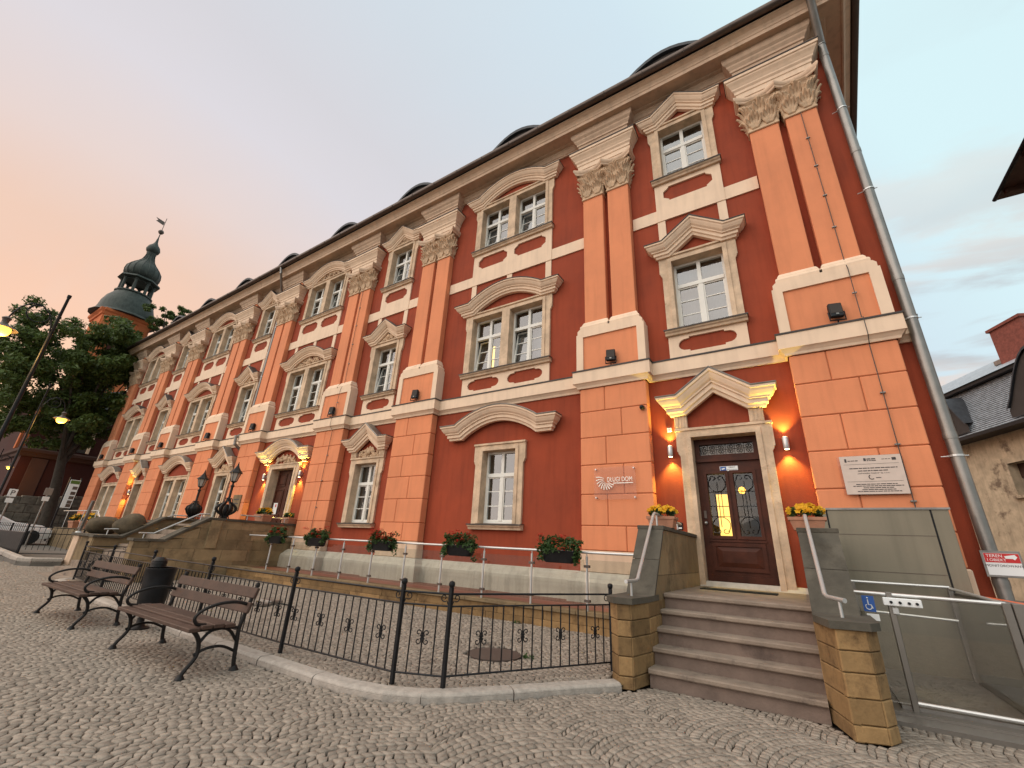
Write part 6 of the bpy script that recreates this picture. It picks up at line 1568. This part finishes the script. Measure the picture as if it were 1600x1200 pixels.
hbox(w0, w1, K0 + .2, K0 + .24, (wz0 + wz1) / 2 + .05, wz1, 'upper_board', 'bench_wood', win); hbox(w0 + .4, w0 + .46, K0 + .18, K0 + .24, wz0, wz1, 'mullion', 'bench_wood', win)
# lower roof laid in shingle courses
NC = 26
for i in range(NC):
    t0, t1 = i / NC, (i + 1) / NC
    k0, k1 = 7.42 + .62 * t0, 7.42 + .62 * t1; z0, z1 = 4.98 + 1.55 * t0, 4.98 + 1.55 * t1
    m = MB(); m.add([HP(-16, k0 - .035, z0), HP(4, k0 - .035, z0), HP(4, k1 + .02, z1 + .02), HP(-16, k1 + .02, z1 + .02), HP(-16, k0 + .0, z0 - .015), HP(4, k0 + .0, z0 - .015)], [(0, 1, 2, 3), (4, 5, 1, 0)]); m.build('shingle_course', 'grey_shingle', oh)
hbox(-16, 4, 7.30, 7.75, 4.90, 4.985, 'eave_board', 'black_metal', oh)
hbox(-16, 4, 7.82, 8.3, 6.50, 6.60, 'break_board', 'black_metal', oh)
m = MB(); m.add([HP(-16, 7.78, 6.6), HP(4, 7.78, 6.6), HP(4, 9.6, 7.75), HP(-16, 9.6, 7.75), HP(4, 13.5, 5.0), HP(-16, 13.5, 5.0)], [(0, 1, 2, 3), (3, 2, 4, 5)]); m.build('upper_roof', 'grey_shingle', oh)
hbox(-5.5, -4.95, 8.42, 8.8, 7.03, 7.16, 'skylight', 'zinc', oh)
chm = hbox(-5.15, -4.2, 8.3, 9.1, 6.8, 7.95, 'chimney', 'brick_red', oh); hbox(-5.2, -4.15, 8.25, 9.15, 7.95, 8.03, 'chimney_cap', 'brick_red', chm)
def dormer(sc, hw, hh):
    m = MB(); n = 14; P = []
    for i in range(n + 1): t_ = -1 + 2 * i / n; P.append((sc + hw * t_, 5.35 + hh * math.cos(t_ * math.pi / 2) ** 1.2))
    vs = []
    for s_, z in P: vs += [HP(s_, 7.34, z), HP(s_, 8.1, z + .1), HP(s_, 7.34, z - .06)]
    m.add(vs, [f for i in range(n) for f in ((3 * i, 3 * i + 3, 3 * i + 4, 3 * i + 1), (3 * i + 2, 3 * i + 5, 3 * i + 3, 3 * i))]); d_ = m.build('eyebrow_dormer', 'slate', oh)
    m = MB(); m.add([HP(s_, 7.40, z - .06) for s_, z in P] + [HP(sc + hw, 7.40, 5.1), HP(sc - hw, 7.40, 5.1)], [tuple(range(n + 3))]); m.build('dormer_face', 'dark_room', d_)
    hbox(sc - .25, sc + .25, 7.36, 7.41, 5.3, 5.3 + hh * .75, 'dormer_window', 'bench_wood', d_)
dormer(-6.45, .72, .95); dormer(-3.3, 1.1, 1.35)

# neighbouring gable whose eave enters at the top right
nb = thing('neighbour_house', 'dark roof eave of a neighbouring house at the top right edge', 'house', (9, 2, 0))
B(6.75, 9.2, 2.2, 5.0, 0, 10.75).build('wall', 'old_plaster', nb)
m = MB(); m.add([(5.95, 1.4, 10.9), (5.95, 5.75, 10.9), (10, 5.75, 10.9), (10, 1.4, 10.9), (8, 1.4, 12.3), (8, 5.75, 12.3), (6.02, 1.4, 11.04), (6.02, 5.75, 11.04)], [(0, 1, 7, 6), (6, 7, 5, 4), (4, 5, 2, 3), (0, 1, 2, 3), (1, 7, 5, 2), (0, 6, 4, 3)]); m.build('roof', 'bench_wood', nb)
m = MB(); m.tube([(5.92, 1.4, 10.92), (5.92, 5.75, 10.92)], .05, 8); m.build('gutter', 'black_metal', nb)
for k in range(3): B(6.0, 6.75, 5.3 - k * 1.3, 5.42 - k * 1.3, 10.76, 10.9).build('rafter', 'bench_wood', nb)
